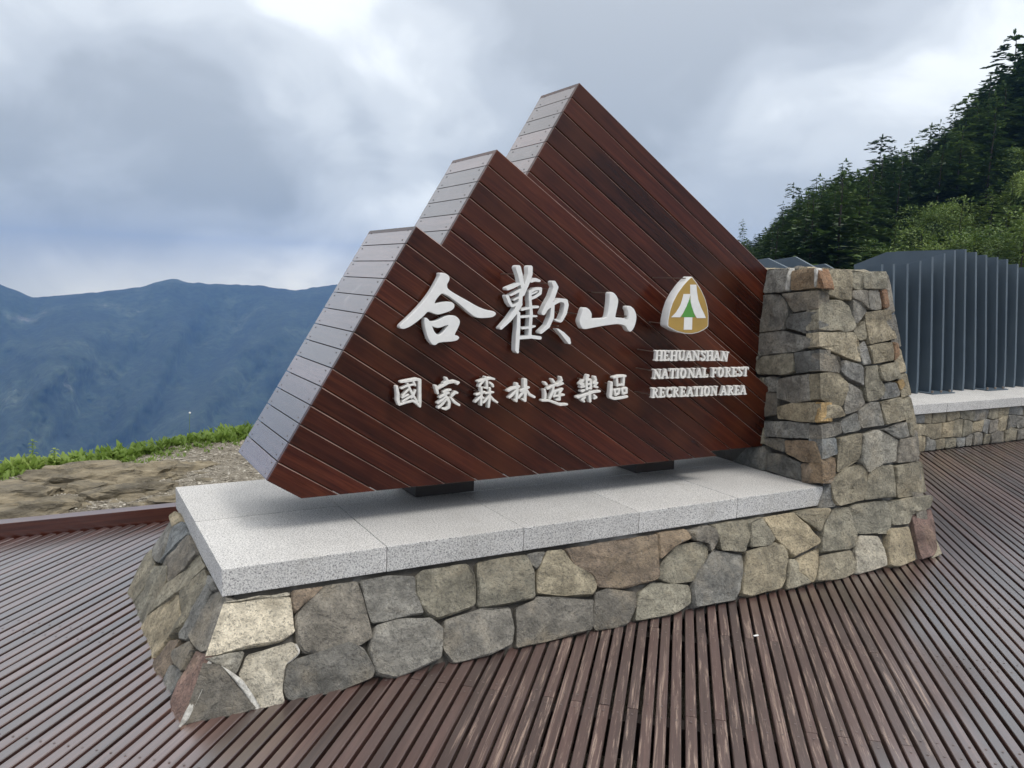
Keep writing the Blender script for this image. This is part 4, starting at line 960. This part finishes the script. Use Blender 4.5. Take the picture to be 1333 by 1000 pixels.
embpart('white_stroke', [(380, 365), (475, 365), (460, 440), (420, 540), (370, 640), (330, 700), (200, 700), (270, 630), (330, 530), (360, 440)], 'white_paint', 0.003)
embpart('white_stroke', [(477, 230), (562, 230), (572, 340), (590, 450), (630, 560), (670, 640), (700, 712), (570, 712), (530, 640), (502, 560), (482, 480), (474, 350)], 'white_paint', 0.0032)
embpart('green_tree', [(471, 420), (480, 485), (499, 563), (527, 643), (549, 699), (346, 699), (376, 642), (422, 545)], 'green', 0.0025)
embpart('white_trunk', [(390, 702), (505, 702), (500, 880), (380, 880)], 'white_paint', 0.0028)
for cr, pts, to in ((CM, [(440, 140), (190, 800), (700, 800)], YL[2]), (C3, [(720, 170), (200, 560), (1040, 600)], YL[1]), ((640, 335, 7.692), [(270, 170), (620, 265), (640, 325), (740, 555), (680, 690), (255, 860)], YL[1]), (C1, [(700, 560), (140, 720), (450, 880)], YL[0]),
    (C5, [(165, 340), (165, 520), (800, 340), (1100, 420)], YL[0]), (C6, [(290, 170), (190, 410), (970, 200), (700, 400)], YL[0]), (C7, [(150, 290), (640, 140), (600, 370), (1000, 200), (990, 340)], YL[1]), (CE, [(150, 80), (900, 100), (130, 310), (840, 290), (1150, 300), (110, 600), (700, 550)], YL[1])):
    for p in pts: pin(p[0], p[1], cr, to)

# ================================================================== LEFT SHOULDER: kerb, outcrop, gravel, weeds
kerb = empty('timber_kerb', (-1.0, 2.14, DZ), 'low reddish brown timber kerb beam along the deck edge beside gravel', 'kerb beam')
for x0, x1 in ((-4.2, -1.9), (-1.9, 0.75), (0.75, 2.8)):
    bm = bmesh.new(); box(bm, -(x1 - x0) / 2 + 0.002, (x1 - x0) / 2 - 0.002, -0.045, 0.045, -0.12, 0.078, 0.003)
    bm_obj('beam', bm, MAT['kerb_wood'], kerb, False, ((x0 + x1) / 2 + 1.0, 0, 0))

oc = empty('rock_outcrop', (-0.3, 2.9, -0.36), 'weathered brown slaty rock ledge breaking out of the gravel behind the kerb', 'rock')
OCO = Vector((-0.3, 2.9, -0.36))
def rock(cx_, cy_, lx_, ly_, h, yaw, seed):
    bm = bmesh.new(); bmesh.ops.create_icosphere(bm, subdivisions=4 if lx_ > 0.12 else 2, radius=1.0)
    ct, st_ = math.cos(yaw), math.sin(yaw)
    for v in bm.verts:
        p = v.co.copy(); d = 1 + 0.35 * mnoise.fractal(p * 1.3 + Vector((seed, 0, 0)), 0.9, 2.1, 4)
        x, y, z = p.x * lx_ * d, p.y * ly_ * d, p.z * h * d
        lay = z + 0.32 * x * 0.5 + 0.02 * nz((x * 5, y * 5, seed))             # tilted cleavage
        q_ = 0.034; st = (lay / q_) % 1.0; stp = (math.floor(lay / q_) + min(1, max(0, (st - 0.6) / 0.4))) * q_
        z += (stp - lay) * 0.85
        k = 1 + 0.16 * (nz((math.floor(lay / q_) * 3.1, x * 6, y * 6 + seed)))
        x *= k; y *= k
        v.co = (x * ct - y * st_, x * st_ + y * ct, z)
    o_ = bm_obj('ledge', bm, MAT['rock'], oc); o_.location = Vector((cx_, cy_, ground_z(cx_, cy_) + h * 0.1)) - OCO
rr = random.Random(11)
for (a, b_, c_, d_, h, yw) in ((-0.75, 2.75, .34, .26, .085, .2), (-0.35, 3.02, .36, .17, .10, .12), (0.02, 2.98, .30, .17, .085, .3), (-1.15, 2.95, .4, .25, .10, .1), (-0.62, 2.42, .28, .14, .06, .15), (-0.1, 2.62, .30, .13, .055, .1), (0.3, 3.12, .22, .10, .05, .25), (-0.95, 2.5, .25, .15, .07, .3), (-1.6, 2.8, .4, .3, .11, 0.2), (0.12, 2.36, .22, .07, .035, .05), (-0.32, 2.78, .16, .10, .05, .4)):
    rock(a, b_, c_, d_, h, yw, rr.uniform(0, 90))
for _ in range(46):
    a = rr.uniform(-1.5, 0.45); b_ = rr.uniform(2.3, 3.15 + 0.2 * a)
    k = rr.uniform(0.035, 0.10); rock(a, b_, k, k * rr.uniform(.4, .7), k * rr.uniform(.25, .45), rr.uniform(-.2, .6), rr.uniform(0, 90))
# loose gravel
def pebble_field(n, rnd_):
    V, F = [], []
    oct_ = [(1, 0, 0), (-1, 0, 0), (0, 1, 0), (0, -1, 0), (0, 0, 1), (0, 0, -1)]
    of_ = [(0, 2, 4), (2, 1, 4), (1, 3, 4), (3, 0, 4), (2, 0, 5), (1, 2, 5), (3, 1, 5), (0, 3, 5)]
    for _ in range(n):
        x = rnd_.uniform(-2.6, 2.2); y = rnd_.uniform(2.2, 3.9 + 0.35 * x)
        if y < 2.2: continue
        r_ = 0.003 + 0.009 * rnd_.random() ** 4; b0 = len(V); z = ground_z(x, y); a = rnd_.uniform(0, 6.3)
        sx_, sy_, sz_ = rnd_.uniform(.7, 1.5), rnd_.uniform(.7, 1.3), rnd_.uniform(.4, .8)
        for p in oct_:
            X, Y = p[0] * sx_ * r_, p[1] * sy_ * r_
            V.append((x + X * math.cos(a) - Y * math.sin(a), y + X * math.sin(a) + Y * math.cos(a), z + (p[2] * sz_ + 0.3) * r_))
        F += [tuple(b0 + i for i in f_) for f_ in of_]
    return V, F
V, F = pebble_field(42000, random.Random(5))
tag(mesh_obj('gravel', V, F, MAT['pebble']), 'loose pale gravel scattered behind the kerb', 'gravel', kind='stuff')
# broad-leaved weeds along the brink
def leaf_blade(V, F, base, d, L, w, droop, curl):
    side = Vector((-d.y, d.x, 0)).normalized(); b0 = len(V); n = 4
    for i in range(n + 1):
        t_ = i / n; c_ = base + d * (L * t_) + Vector((0, 0, -droop * L * t_ * t_))
        ww = w * math.sin(math.pi * min(1, 0.12 + 0.88 * t_) ** 0.8) * (1 if i < n else 0.05)
        V += [c_ - side * ww + Vector((0, 0, curl * ww)), c_, c_ + side * ww + Vector((0, 0, curl * ww))]
    for i in range(n):
        a = b0 + i * 3
        F += [(a, a + 1, a + 4, a + 3), (a + 1, a + 2, a + 5, a + 4)]
rw = random.Random(21); V, F = [], []
for _ in range(1500):
    x = rw.uniform(-2.6, 2.1); e_ = 3.60 + 0.40 * x + 0.14 * nz((x * 0.7, 3.3, 0)); y = e_ + rw.gauss(0.02, 0.13)
    if y < e_ - 0.28: continue
    z = ground_z(x, y); dens_ = nz((x * 2.3, 8, 1)); 
    tall = 0.7 + 0.45 * nz((x * 1.7, 2, 4)) + (0.15 if y > e_ else -0.25)
    if y < e_ - 0.1: tall *= 0.5
    for _k in range(rw.randint(3, 6)):
        a = rw.uniform(0, 6.28); up = rw.uniform(0.8, 2.6); d = Vector((math.cos(a), math.sin(a), up)).normalized()
        L_ = rw.uniform(0.05, 0.15) * max(0.3, tall); leaf_blade(V, F, Vector((x, y, z)) + Vector((rw.uniform(-.02, .02), rw.uniform(-.02, .02), 0)), d, L_, L_ * rw.uniform(0.10, 0.2), rw.uniform(0.05, 0.5), 0.35)
tag(mesh_obj('weeds', V, F, MAT['grass_leaf'], smooth=True), 'fresh green broad leaved weeds growing thick along the gravel brink', 'weeds', kind='stuff')
# the few taller plants that stand out of them
def stalk(px, py_top, py_bot, kind_, label):
    e_ = 3.66; P = None
    for it in range(3):
        P = onz(px, py_bot, -0.34); 
    P.z = ground_z(P.x, P.y); d = (P - CAM).length; h = (py_bot - py_top) / FPX * d
    pl = empty('tall_weed', P, label, 'plant', None)
    bm = bmesh.new(); tube(bm, (0, 0, 0), (0.01, 0.0, h), 0.0022, 0.0012, 5); bm_obj('stem', bm, MAT['grass_leaf'], pl)
    V, F = [], []
    if kind_ == 'leafy':
        for k in range(16):
            a = k * 2.4; zz = h * (0.25 + 0.75 * k / 15); d_ = Vector((math.cos(a), math.sin(a), 0.7)).normalized()
            leaf_blade(V, F, Vector((0.01 * zz / h, 0, zz)), d_, 0.05 * (1.3 - 0.6 * k / 15), 0.011, 0.6, 0.3)
        mesh_obj('leaves', V, F, MAT['grass_leaf'], pl, True)
    else:
        bm = bmesh.new(); bmesh.ops.create_icosphere(bm, subdivisions=2, radius=0.008)
        for v in bm.verts: v.co += Vector((0.01, 0, h))
        bm_obj('seed_head', bm, MAT['white_paint'], pl)
stalk(42, 574, 606, 'leafy', 'tall weed with whorled narrow leaves above the rock ledge')
stalk(246, 541, 580, 'seed', 'thin stalk with a round white seed head above the weeds')
stalk(70, 583, 606, 'leafy', 'shorter whorled weed beside the thick broad leaved weeds')
# scrap on the deck
P = onz(984, 828, DZ); bm = bmesh.new(); bmesh.ops.create_icosphere(bm, subdivisions=2, radius=1)
for v in bm.verts: v.co = Vector((v.co.x * 0.016 + 0.008 * nz(v.co, 2), v.co.y * 0.007, v.co.z * 0.002 + 0.0022))
o = bm_obj('paper_scrap', bm, MAT['white_paint'], None, True, P); tag(o, 'tiny crumpled white paper scrap lying on the worn deck slats', 'litter')

# ================================================================== PLANTER WALL AND FIN FENCE ON THE RIGHT
wall = empty('planter_wall', (7.0, 1.9, DZ), 'low rubble stone wall with white granite coping under the steel fins', 'wall'); WO = Vector((7.0, 1.9, DZ))
rnd = random.Random(17)
for P in courses(lambda u, v: Vector((u, 1.715, v)), 4.3, 11.5, DZ + 0.0, -0.066, 0.115, 0.17, rnd):
    add_stone(P, [False] * 6, Vector((0, -1, 0)), rnd.choice('ootogogb'), wall, WO, deep=0.05, bev=0.007, rough=0.8)
bm = bmesh.new(); box(bm, 4.28, 11.5, 1.745, 3.6, DZ - 0.05, -0.063); bm_obj('mortar_core', bm, MAT['mortar'], wall, False, -WO)
x = 4.25
while x < 11.4:
    bm = bmesh.new(); box(bm, x + 0.002, x + 1.198, 1.684, 3.62, -0.062, 0.024 + R.uniform(-0.001, 0.001), 0.004)
    bm_obj('coping_slab', bm, MAT['granite'], wall, False, -WO); x += 1.2
fence = empty('steel_fin_fence', (7.0, 2.4, 0.024), 'row of dark blue steel fins standing upright on the granite coping', 'fence'); FO = Vector((7.0, 2.4, 0.024))
def fin(X, prof, th=0.03):
    n = len(prof); V = []
    for sx_ in (-th / 2, th / 2): V += [Vector((X + sx_, p[0], p[1])) - FO for p in prof]
    F = [tuple(range(n)), tuple(range(2 * n - 1, n - 1, -1))] + [(i, n + i, n + (i + 1) % n, (i + 1) % n) for i in range(n)]
    mesh_obj('fin', V, F, MAT['fin_steel'], fence)
FR = [(1148.8, 344), (1163.8, 343.8), (1181.5, 343.3), (1198.6, 339.7), (1214, 334.5), (1229.8, 330), (1243.3, 325.8), (1257.5, 324.6), (1270.7, 328), (1284, 331.8), (1298.5, 334.8), (1311.5, 337.5), (1325, 343.8), (1338, 348), (1350, 352), (1362, 353), (1374, 352), (1386, 349), (1398, 345), (1410, 341)]
YF0 = 2.15
FEET = [(1145.5, 515), (1161, 514), (1178, 513), (1193.8, 512.2), (1210.3, 511.8), (1225.3, 511), (1238.8, 510.2), (1253.8, 508.8), (1268, 508), (1281.5, 507.4), (1295, 506.8), (1307, 506.2), (1319.8, 505.5)] + [(x_ - 5.0, 505.0 - 0.045 * (x_ - 1325)) for x_, _y in FR[13:]]
def profile(yt, zt, peaky, back):
    return [(2.20, 0.0255), (lerp(2.20, yt, 0.02), 0.12), (lerp(2.20, yt, 0.12), 0.28), (yt, zt), (yt + peaky, zt - 0.012), (yt + peaky + 0.4, zt - back), (3.45, zt - back - 0.25), (3.5, 0.0255)]
for i, q_ in enumerate(FR):
    X = ony(FEET[i][0], FEET[i][1], 2.20).x; P = onx(q_[0], q_[1], X)
    if i in (6, 7): pr = profile(P.y, P.z, 0.78, 0.15)
    elif i < 6: pr = profile(P.y, P.z, 0.05, 0.12)
    else: pr = profile(P.y, P.z, 0.25, 0.3)
    fin(X + R.uniform(-0.004, 0.004), pr)
    if i % 5 == 4:
        bm = bmesh.new(); box(bm, X - 0.10, X + 0.26, 2.10, 2.40, 0.0245, 0.034, 0.002); pl = bm_obj('foot_plate', bm, MAT['fin_steel'], fence, False, -FO)
        for bx_, by_ in ((X - 0.06, 2.135), (X + 0.08, 2.135), (X + 0.22, 2.135)):
            bm = bmesh.new(); tube(bm, (bx_, by_, 0.034), (bx_, by_, 0.056), 0.011, 0.011, 6); bm_obj('bolt', bm, MAT['pin'], pl)
x0 = ony(FEET[0][0], FEET[0][1], 2.20).x
for (p0, p1) in (((1000, 336.2), (1030, 350.5)), ((1036, 334.2), (1064, 349.5)), ((1074, 343.5), (1084, 349))):
    A = ony(p0[0], p0[1], 2.62); B = onx(p1[0], p1[1], A.x)
    fin(A.x, [(2.2, 0.0255), (YF0, 0.4), (B.y - 0.1, B.z - (A.z - B.z) / max(0.05, A.y - B.y) * 0.1), (B.y, B.z), (A.y, A.z), (A.y + 0.25, A.z - 0.03), (A.y + 0.7, A.z - 0.3), (3.5, 0.0255)])
    fin(A.x + 0.17, [(2.2, 0.0255), (YF0, 0.4), (2.5, 1.02), (2.9, 1.05), (3.2, 0.9), (3.5, 0.0255)])
for k in range(3): fin(x0 - 0.15 * (k + 1), [(2.2, 0.0255), (2.165, 0.16), (YF0, 0.3), (YF0, 1.20 - 0.04 * k), (2.5, 1.21 - 0.04 * k), (3.2, 0.95), (3.5, 0.0255)])
A = ony(1022, 336.5, 3.1); fin(A.x, [(2.4, 0.0255), (2.7, 0.9), (2.85, A.z - 0.06), (3.1, A.z), (3.4, A.z - 0.2), (3.5, 0.0255)])

# ================================================================== TREES
def add_spray(V, F, base, d, L, w, rnd_, droop):
    """one flat needle spray: a ragged leaf-shaped fan"""
    side = Vector((-d.y, d.x, 0)); side = side.normalized() if side.length > 1e-4 else Vector((1, 0, 0))
    b0 = len(V); up = Vector((0, 0, 1))
    V += [base, base + d * L * 0.45 + side * w + up * rnd_.uniform(-.1, .1) * w - up * droop * L * .2, base + d * L - up * droop * L, base + d * L * 0.5 - side * w + up * rnd_.uniform(-.1, .1) * w - up * droop * L * .2]
    F += [(b0, b0 + 1, b0 + 2), (b0, b0 + 2, b0 + 3)]
def fir(seed, sparse=False, whorls=22, width=0.24, ntw=13):
    rnd_ = random.Random(seed); V, F = [], []
    lean = Vector((rnd_.uniform(-.03, .03), rnd_.uniform(-.03, .03), 0))
    z0 = 0.06 if not sparse else 0.28
    for k in range(whorls):
        t_ = k / (whorls - 1); z = z0 + (0.97 - z0) * t_ ** 0.93
        rad = width * ((1 - t_) ** 0.62 * 0.94 + 0.06)
        if sparse:
            if rnd_.random() < 0.18: continue
            rad = width * rnd_.uniform(0.5, 1.15) * (1 - 0.6 * t_)
        nb = max(4, int((8 if not sparse else 5) * (0.55 + 0.6 * (1 - t_))))
        a0 = rnd_.uniform(0, 6.28)
        for j in range(nb):
            if rnd_.random() < (0.10 if not sparse else 0.16): continue
            a = a0 + 6.283 * j / nb + rnd_.uniform(-.35, .35); L = rad * rnd_.uniform(0.65, 1.2)
            d = Vector((math.cos(a), math.sin(a), rnd_.uniform(0.0, 0.3))).normalized()
            base = Vector((0, 0, z)) + lean * z
            for q_ in range(ntw):
                s_ = 0.18 + 0.82 * (q_ + 0.5) / ntw
                off = rnd_.uniform(-1, 1) * 0.5; dd = (d + Vector((-d.y, d.x, 0)) * off + Vector((0, 0, rnd_.uniform(-.12, .2)))).normalized()
                p = base + d * L * s_ * 0.9 + Vector((0, 0, -0.22 * L * s_ * s_ + rnd_.uniform(-.006, .006)))
                ll = (0.40 - 0.16 * s_) * L * rnd_.uniform(0.7, 1.3) + 0.012
                add_spray(V, F, p, dd, ll, ll * rnd_.uniform(0.22, 0.36) * (1.35 if sparse else 1.0), rnd_, rnd_.uniform(0.0, 0.4))
    for _ in range(6): add_spray(V, F, Vector((0, 0, 0.95)) + lean, Vector((rnd_.uniform(-.2, .2), rnd_.uniform(-.2, .2), 1)).normalized(), 0.06, 0.010, rnd_, 0)
    return V, F
def broad(seed):
    rnd_ = random.Random(seed); V, F = [], []
    lobes = [(Vector((rnd_.uniform(-.25, .25), rnd_.uniform(-.25, .25), rnd_.uniform(.25, .78))), rnd_.uniform(.12, .26)) for _ in range(16)]
    for c_, r_ in lobes:
        for _ in range(300):
            d = Vector((rnd_.gauss(0, 1), rnd_.gauss(0, 1), rnd_.gauss(0.25, 1))).normalized(); p = c_ + d * r_ * rnd_.uniform(0.72, 1.08)
            dd = (d + Vector((rnd_.uniform(-.8, .8), rnd_.uniform(-.8, .8), rnd_.uniform(-.5, .3)))).normalized()
            add_spray(V, F, p, dd, 0.045 * rnd_.uniform(.6, 1.4), 0.011 * rnd_.uniform(.7, 1.3), rnd_, 0.3)
    return V, F
def mk_mesh(name, VF, mat_):
    me = bpy.data.meshes.new(name); me.from_pydata([tuple(v) for v in VF[0]], [], VF[1]); me.materials.append(mat_); return me
def trunk_mesh(name, top, r_, kinks):
    rnd_ = random.Random(len(name) + int(top * 100)); bm = bmesh.new(); a = Vector((0, 0, -0.05)); rad = r_
    for i in range(5):
        b_ = Vector((rnd_.uniform(-1, 1) * kinks, rnd_.uniform(-1, 1) * kinks, top * (i + 1) / 5)); r2 = r_ * (1 - 0.85 * (i + 1) / 5)
        tube(bm, a, b_, rad, r2, 6); a, rad = b_, r2
    me = bpy.data.meshes.new('trunk'); bm.to_mesh(me); bm.free(); me.materials.append(MAT['bark']); return me
FIRS = [mk_mesh('crown', fir(s_, False, w_, wd), MAT['fir_needles']) for s_, w_, wd in ((1, 24, .30), (2, 26, .36), (3, 22, .27), (4, 24, .40))]
THIN = [mk_mesh('crown', fir(s_, True, 18, wd, 12), MAT['fir_needles']) for s_, wd in ((11, .27), (12, .33), (13, .24))]
YOUNG = [mk_mesh('crown', fir(s_, False, 18, wd, 9), MAT['young_needles']) for s_, wd in ((31, .30), (32, .36))]
BUSH = [mk_mesh('crown', broad(s_), MAT['young_needles']) for s_ in (41, 42, 43)]
TR_F, TR_T, TR_B = trunk_mesh('t', 0.95, 0.014, 0.004), trunk_mesh('tt', 0.96, 0.012, 0.012), trunk_mesh('ttt', 0.6, 0.02, 0.02)
KIND = {'fir': ('fir_tree', FIRS, TR_F, 'dark green fir with dense layered branches on the steep hillside', 'tree', 'firs on the hillside'),
        'thin': ('ragged_fir', THIN, TR_T, 'ragged thin crowned fir with open branches against the sky on the hillside', 'tree', 'ragged firs along the skyline'),
        'young': ('young_fir', YOUNG, TR_F, 'bright green young fir at the foot of the dark hillside forest', 'tree', 'young firs below the forest'),
        'bush': ('broadleaf_tree', BUSH, TR_B, 'rounded light green broadleaf tree at the foot of the dark hillside forest', 'tree', 'light green trees below the forest')}
rt = random.Random(77)
def tree(kind_, pos, h, wid=1.0):
    nm, crowns, tr_, lab, cat, grp = KIND[kind_]
    r_ = empty(nm, pos, lab, cat, grp); r_.rotation_euler = (rt.uniform(-.03, .03), rt.uniform(-.03, .03), rt.uniform(0, 6.28)); r_.scale = (h * wid, h * wid, h)
    c_ = bpy.data.objects.new('crown', rt.choice(crowns)); COL.objects.link(c_); c_.parent = r_
    t_ = bpy.data.objects.new('trunk', tr_); COL.objects.link(t_); t_.parent = r_
# skyline trees: tip pixel, kind
for tx, ty, k, hp, w_ in ((968, 285, 'thin', 52, .62), (983, 304, 'thin', 36, .6), (1008, 290, 'thin', 46, .8), (1020, 262, 'thin', 60, .75), (1035, 238, 'thin', 80, .8), (1050, 245, 'fir', 80, 1.1), (1066, 226, 'fir', 90, 1.1), (1097, 206, 'fir', 96, 1.15), (1119, 222, 'fir', 88, 1.1), (1147, 175, 'thin', 92, 1.0), (1160, 190, 'fir', 84, 1.0), (1192, 180, 'fir', 90, 1.1), (1212, 160, 'thin', 84, .9), (1226, 156, 'thin', 74, .8),
    (1243, 138, 'fir', 84, .9), (1262, 124, 'thin', 86, 1.0), (1273, 132, 'fir', 84, 1.0), (1290, 99, 'fir', 96, 1.0), (1308, 86, 'fir', 96, 1.1), (1328, 38, 'thin', 130, 1.2), (1345, 50, 'fir', 110, 1.1), (1372, 30, 'fir', 110, 1.1), (1400, 5, 'thin', 110, 1.1)):
    d = rt.uniform(128, 146); top = at(tx, ty, d); h = hp / FPX * d; tree(k, top - Vector((0, 0, h)), h, w_)
TIPS = [(940, 335), (968, 302), (1000, 293), (1036, 252), (1067, 238), (1094, 222), (1117, 228), (1147, 202), (1192, 192), (1226, 167), (1262, 138), (1290, 112), (1333, 72), (1400, 38), (1480, 20), (1600, 30)]
def tipy(x):
    for (a, ya), (c_, yc) in zip(TIPS[:-1], TIPS[1:]):
        if x <= c_: return lerp(ya, yc, (x - a) / (c_ - a))
    return 30
spots = []
for tt in (0.95, 0.84, 0.72, 0.60, 0.48, 0.36, 0.24, 0.12, 0.0):
    x = 952 + rt.uniform(0, 15)
    while x < 1480:
        jx, jt = x + rt.uniform(-9, 9), min(0.97, max(0, tt + rt.uniform(-.05, .05))); P = hill(jx, jt)
        byp = lerp(392, skyl(jx), jt); LB = [(1100, 372), (1135, 335), (1190, 295), (1275, 270), (1300, 215), (1333, 195), (1500, 150)]
        lim = 999
        for (xa, ya), (xb_, yb2) in zip(LB[:-1], LB[1:]):
            if xa <= jx <= xb_: lim = lerp(ya, yb2, (jx - xa) / (xb_ - xa))
        light = byp > lim + 34
        d = (P - CAM).length
        k = (('bush' if rt.random() < 0.55 else 'young') if light else ('fir' if rt.random() < 0.93 else 'thin'))
        if not light and tt < 0.1 and rt.random() < 0.2: k = 'young'
        h = {'fir': rt.uniform(8.0, 11.5), 'thin': rt.uniform(9, 12), 'young': rt.uniform(3.8, 6.0), 'bush': rt.uniform(4.0, 6.5)}[k]
        wid_ = rt.uniform(0.95, 1.3); hp = h / d * FPX; mxp = byp - tipy(jx) - rt.uniform(0, 14)
        if hp > mxp: wid_ *= min(1.5, (hp / max(mxp, 1)) ** 0.5); h *= max(mxp, 1) / hp
        if h > 1.6: tree(k, P - Vector((0, 0, 0.4)), h, wid_)
        x += (27 if not light else 26) * 100 / d * rt.uniform(0.8, 1.25) * 0.95

# ================================================================== HAZE over the valley
lo_z = min(min(v.co.z for v in o.data.vertices) for o in (ground, mt, hl)) - 1.0
bpy.context.view_layer.update()
hi_z = 1.1
for o in bpy.data.objects:
    if o.type == 'MESH' and o.name.startswith('crown'):
        for c_ in o.bound_box: hi_z = max(hi_z, (o.matrix_world @ Vector(c_)).z)
hi_z = max(hi_z, max(v.co.z for v in mt.data.vertices), max(v.co.z for v in hl.data.vertices)) + 2.0
allv = [o.matrix_world @ v.co for o in (ground, mt, hl) for v in o.data.vertices]
bm = bmesh.new(); box(bm, min(v.x for v in allv) - 5, max(v.x for v in allv) + 5, min(v.y for v in allv) - 5, max(v.y for v in allv) + 5, lo_z, hi_z)
m = bpy.data.materials.new('haze_air'); m.use_nodes = True; t = m.node_tree; t.nodes.clear()
om = N(t, 'ShaderNodeOutputMaterial'); pv = N(t, 'ShaderNodeVolumePrincipled')
pv.inputs['Color'].default_value = (0.21, 0.43, 0.92, 1); pv.inputs['Density'].default_value = 0.00020; pv.inputs['Anisotropy'].default_value = 0.2
t.links.new(pv.outputs[0], om.inputs['Volume'])
hz = bm_obj('haze', bm, m); tag(hz, 'blue haze filling the valley air', 'haze', kind='stuff')
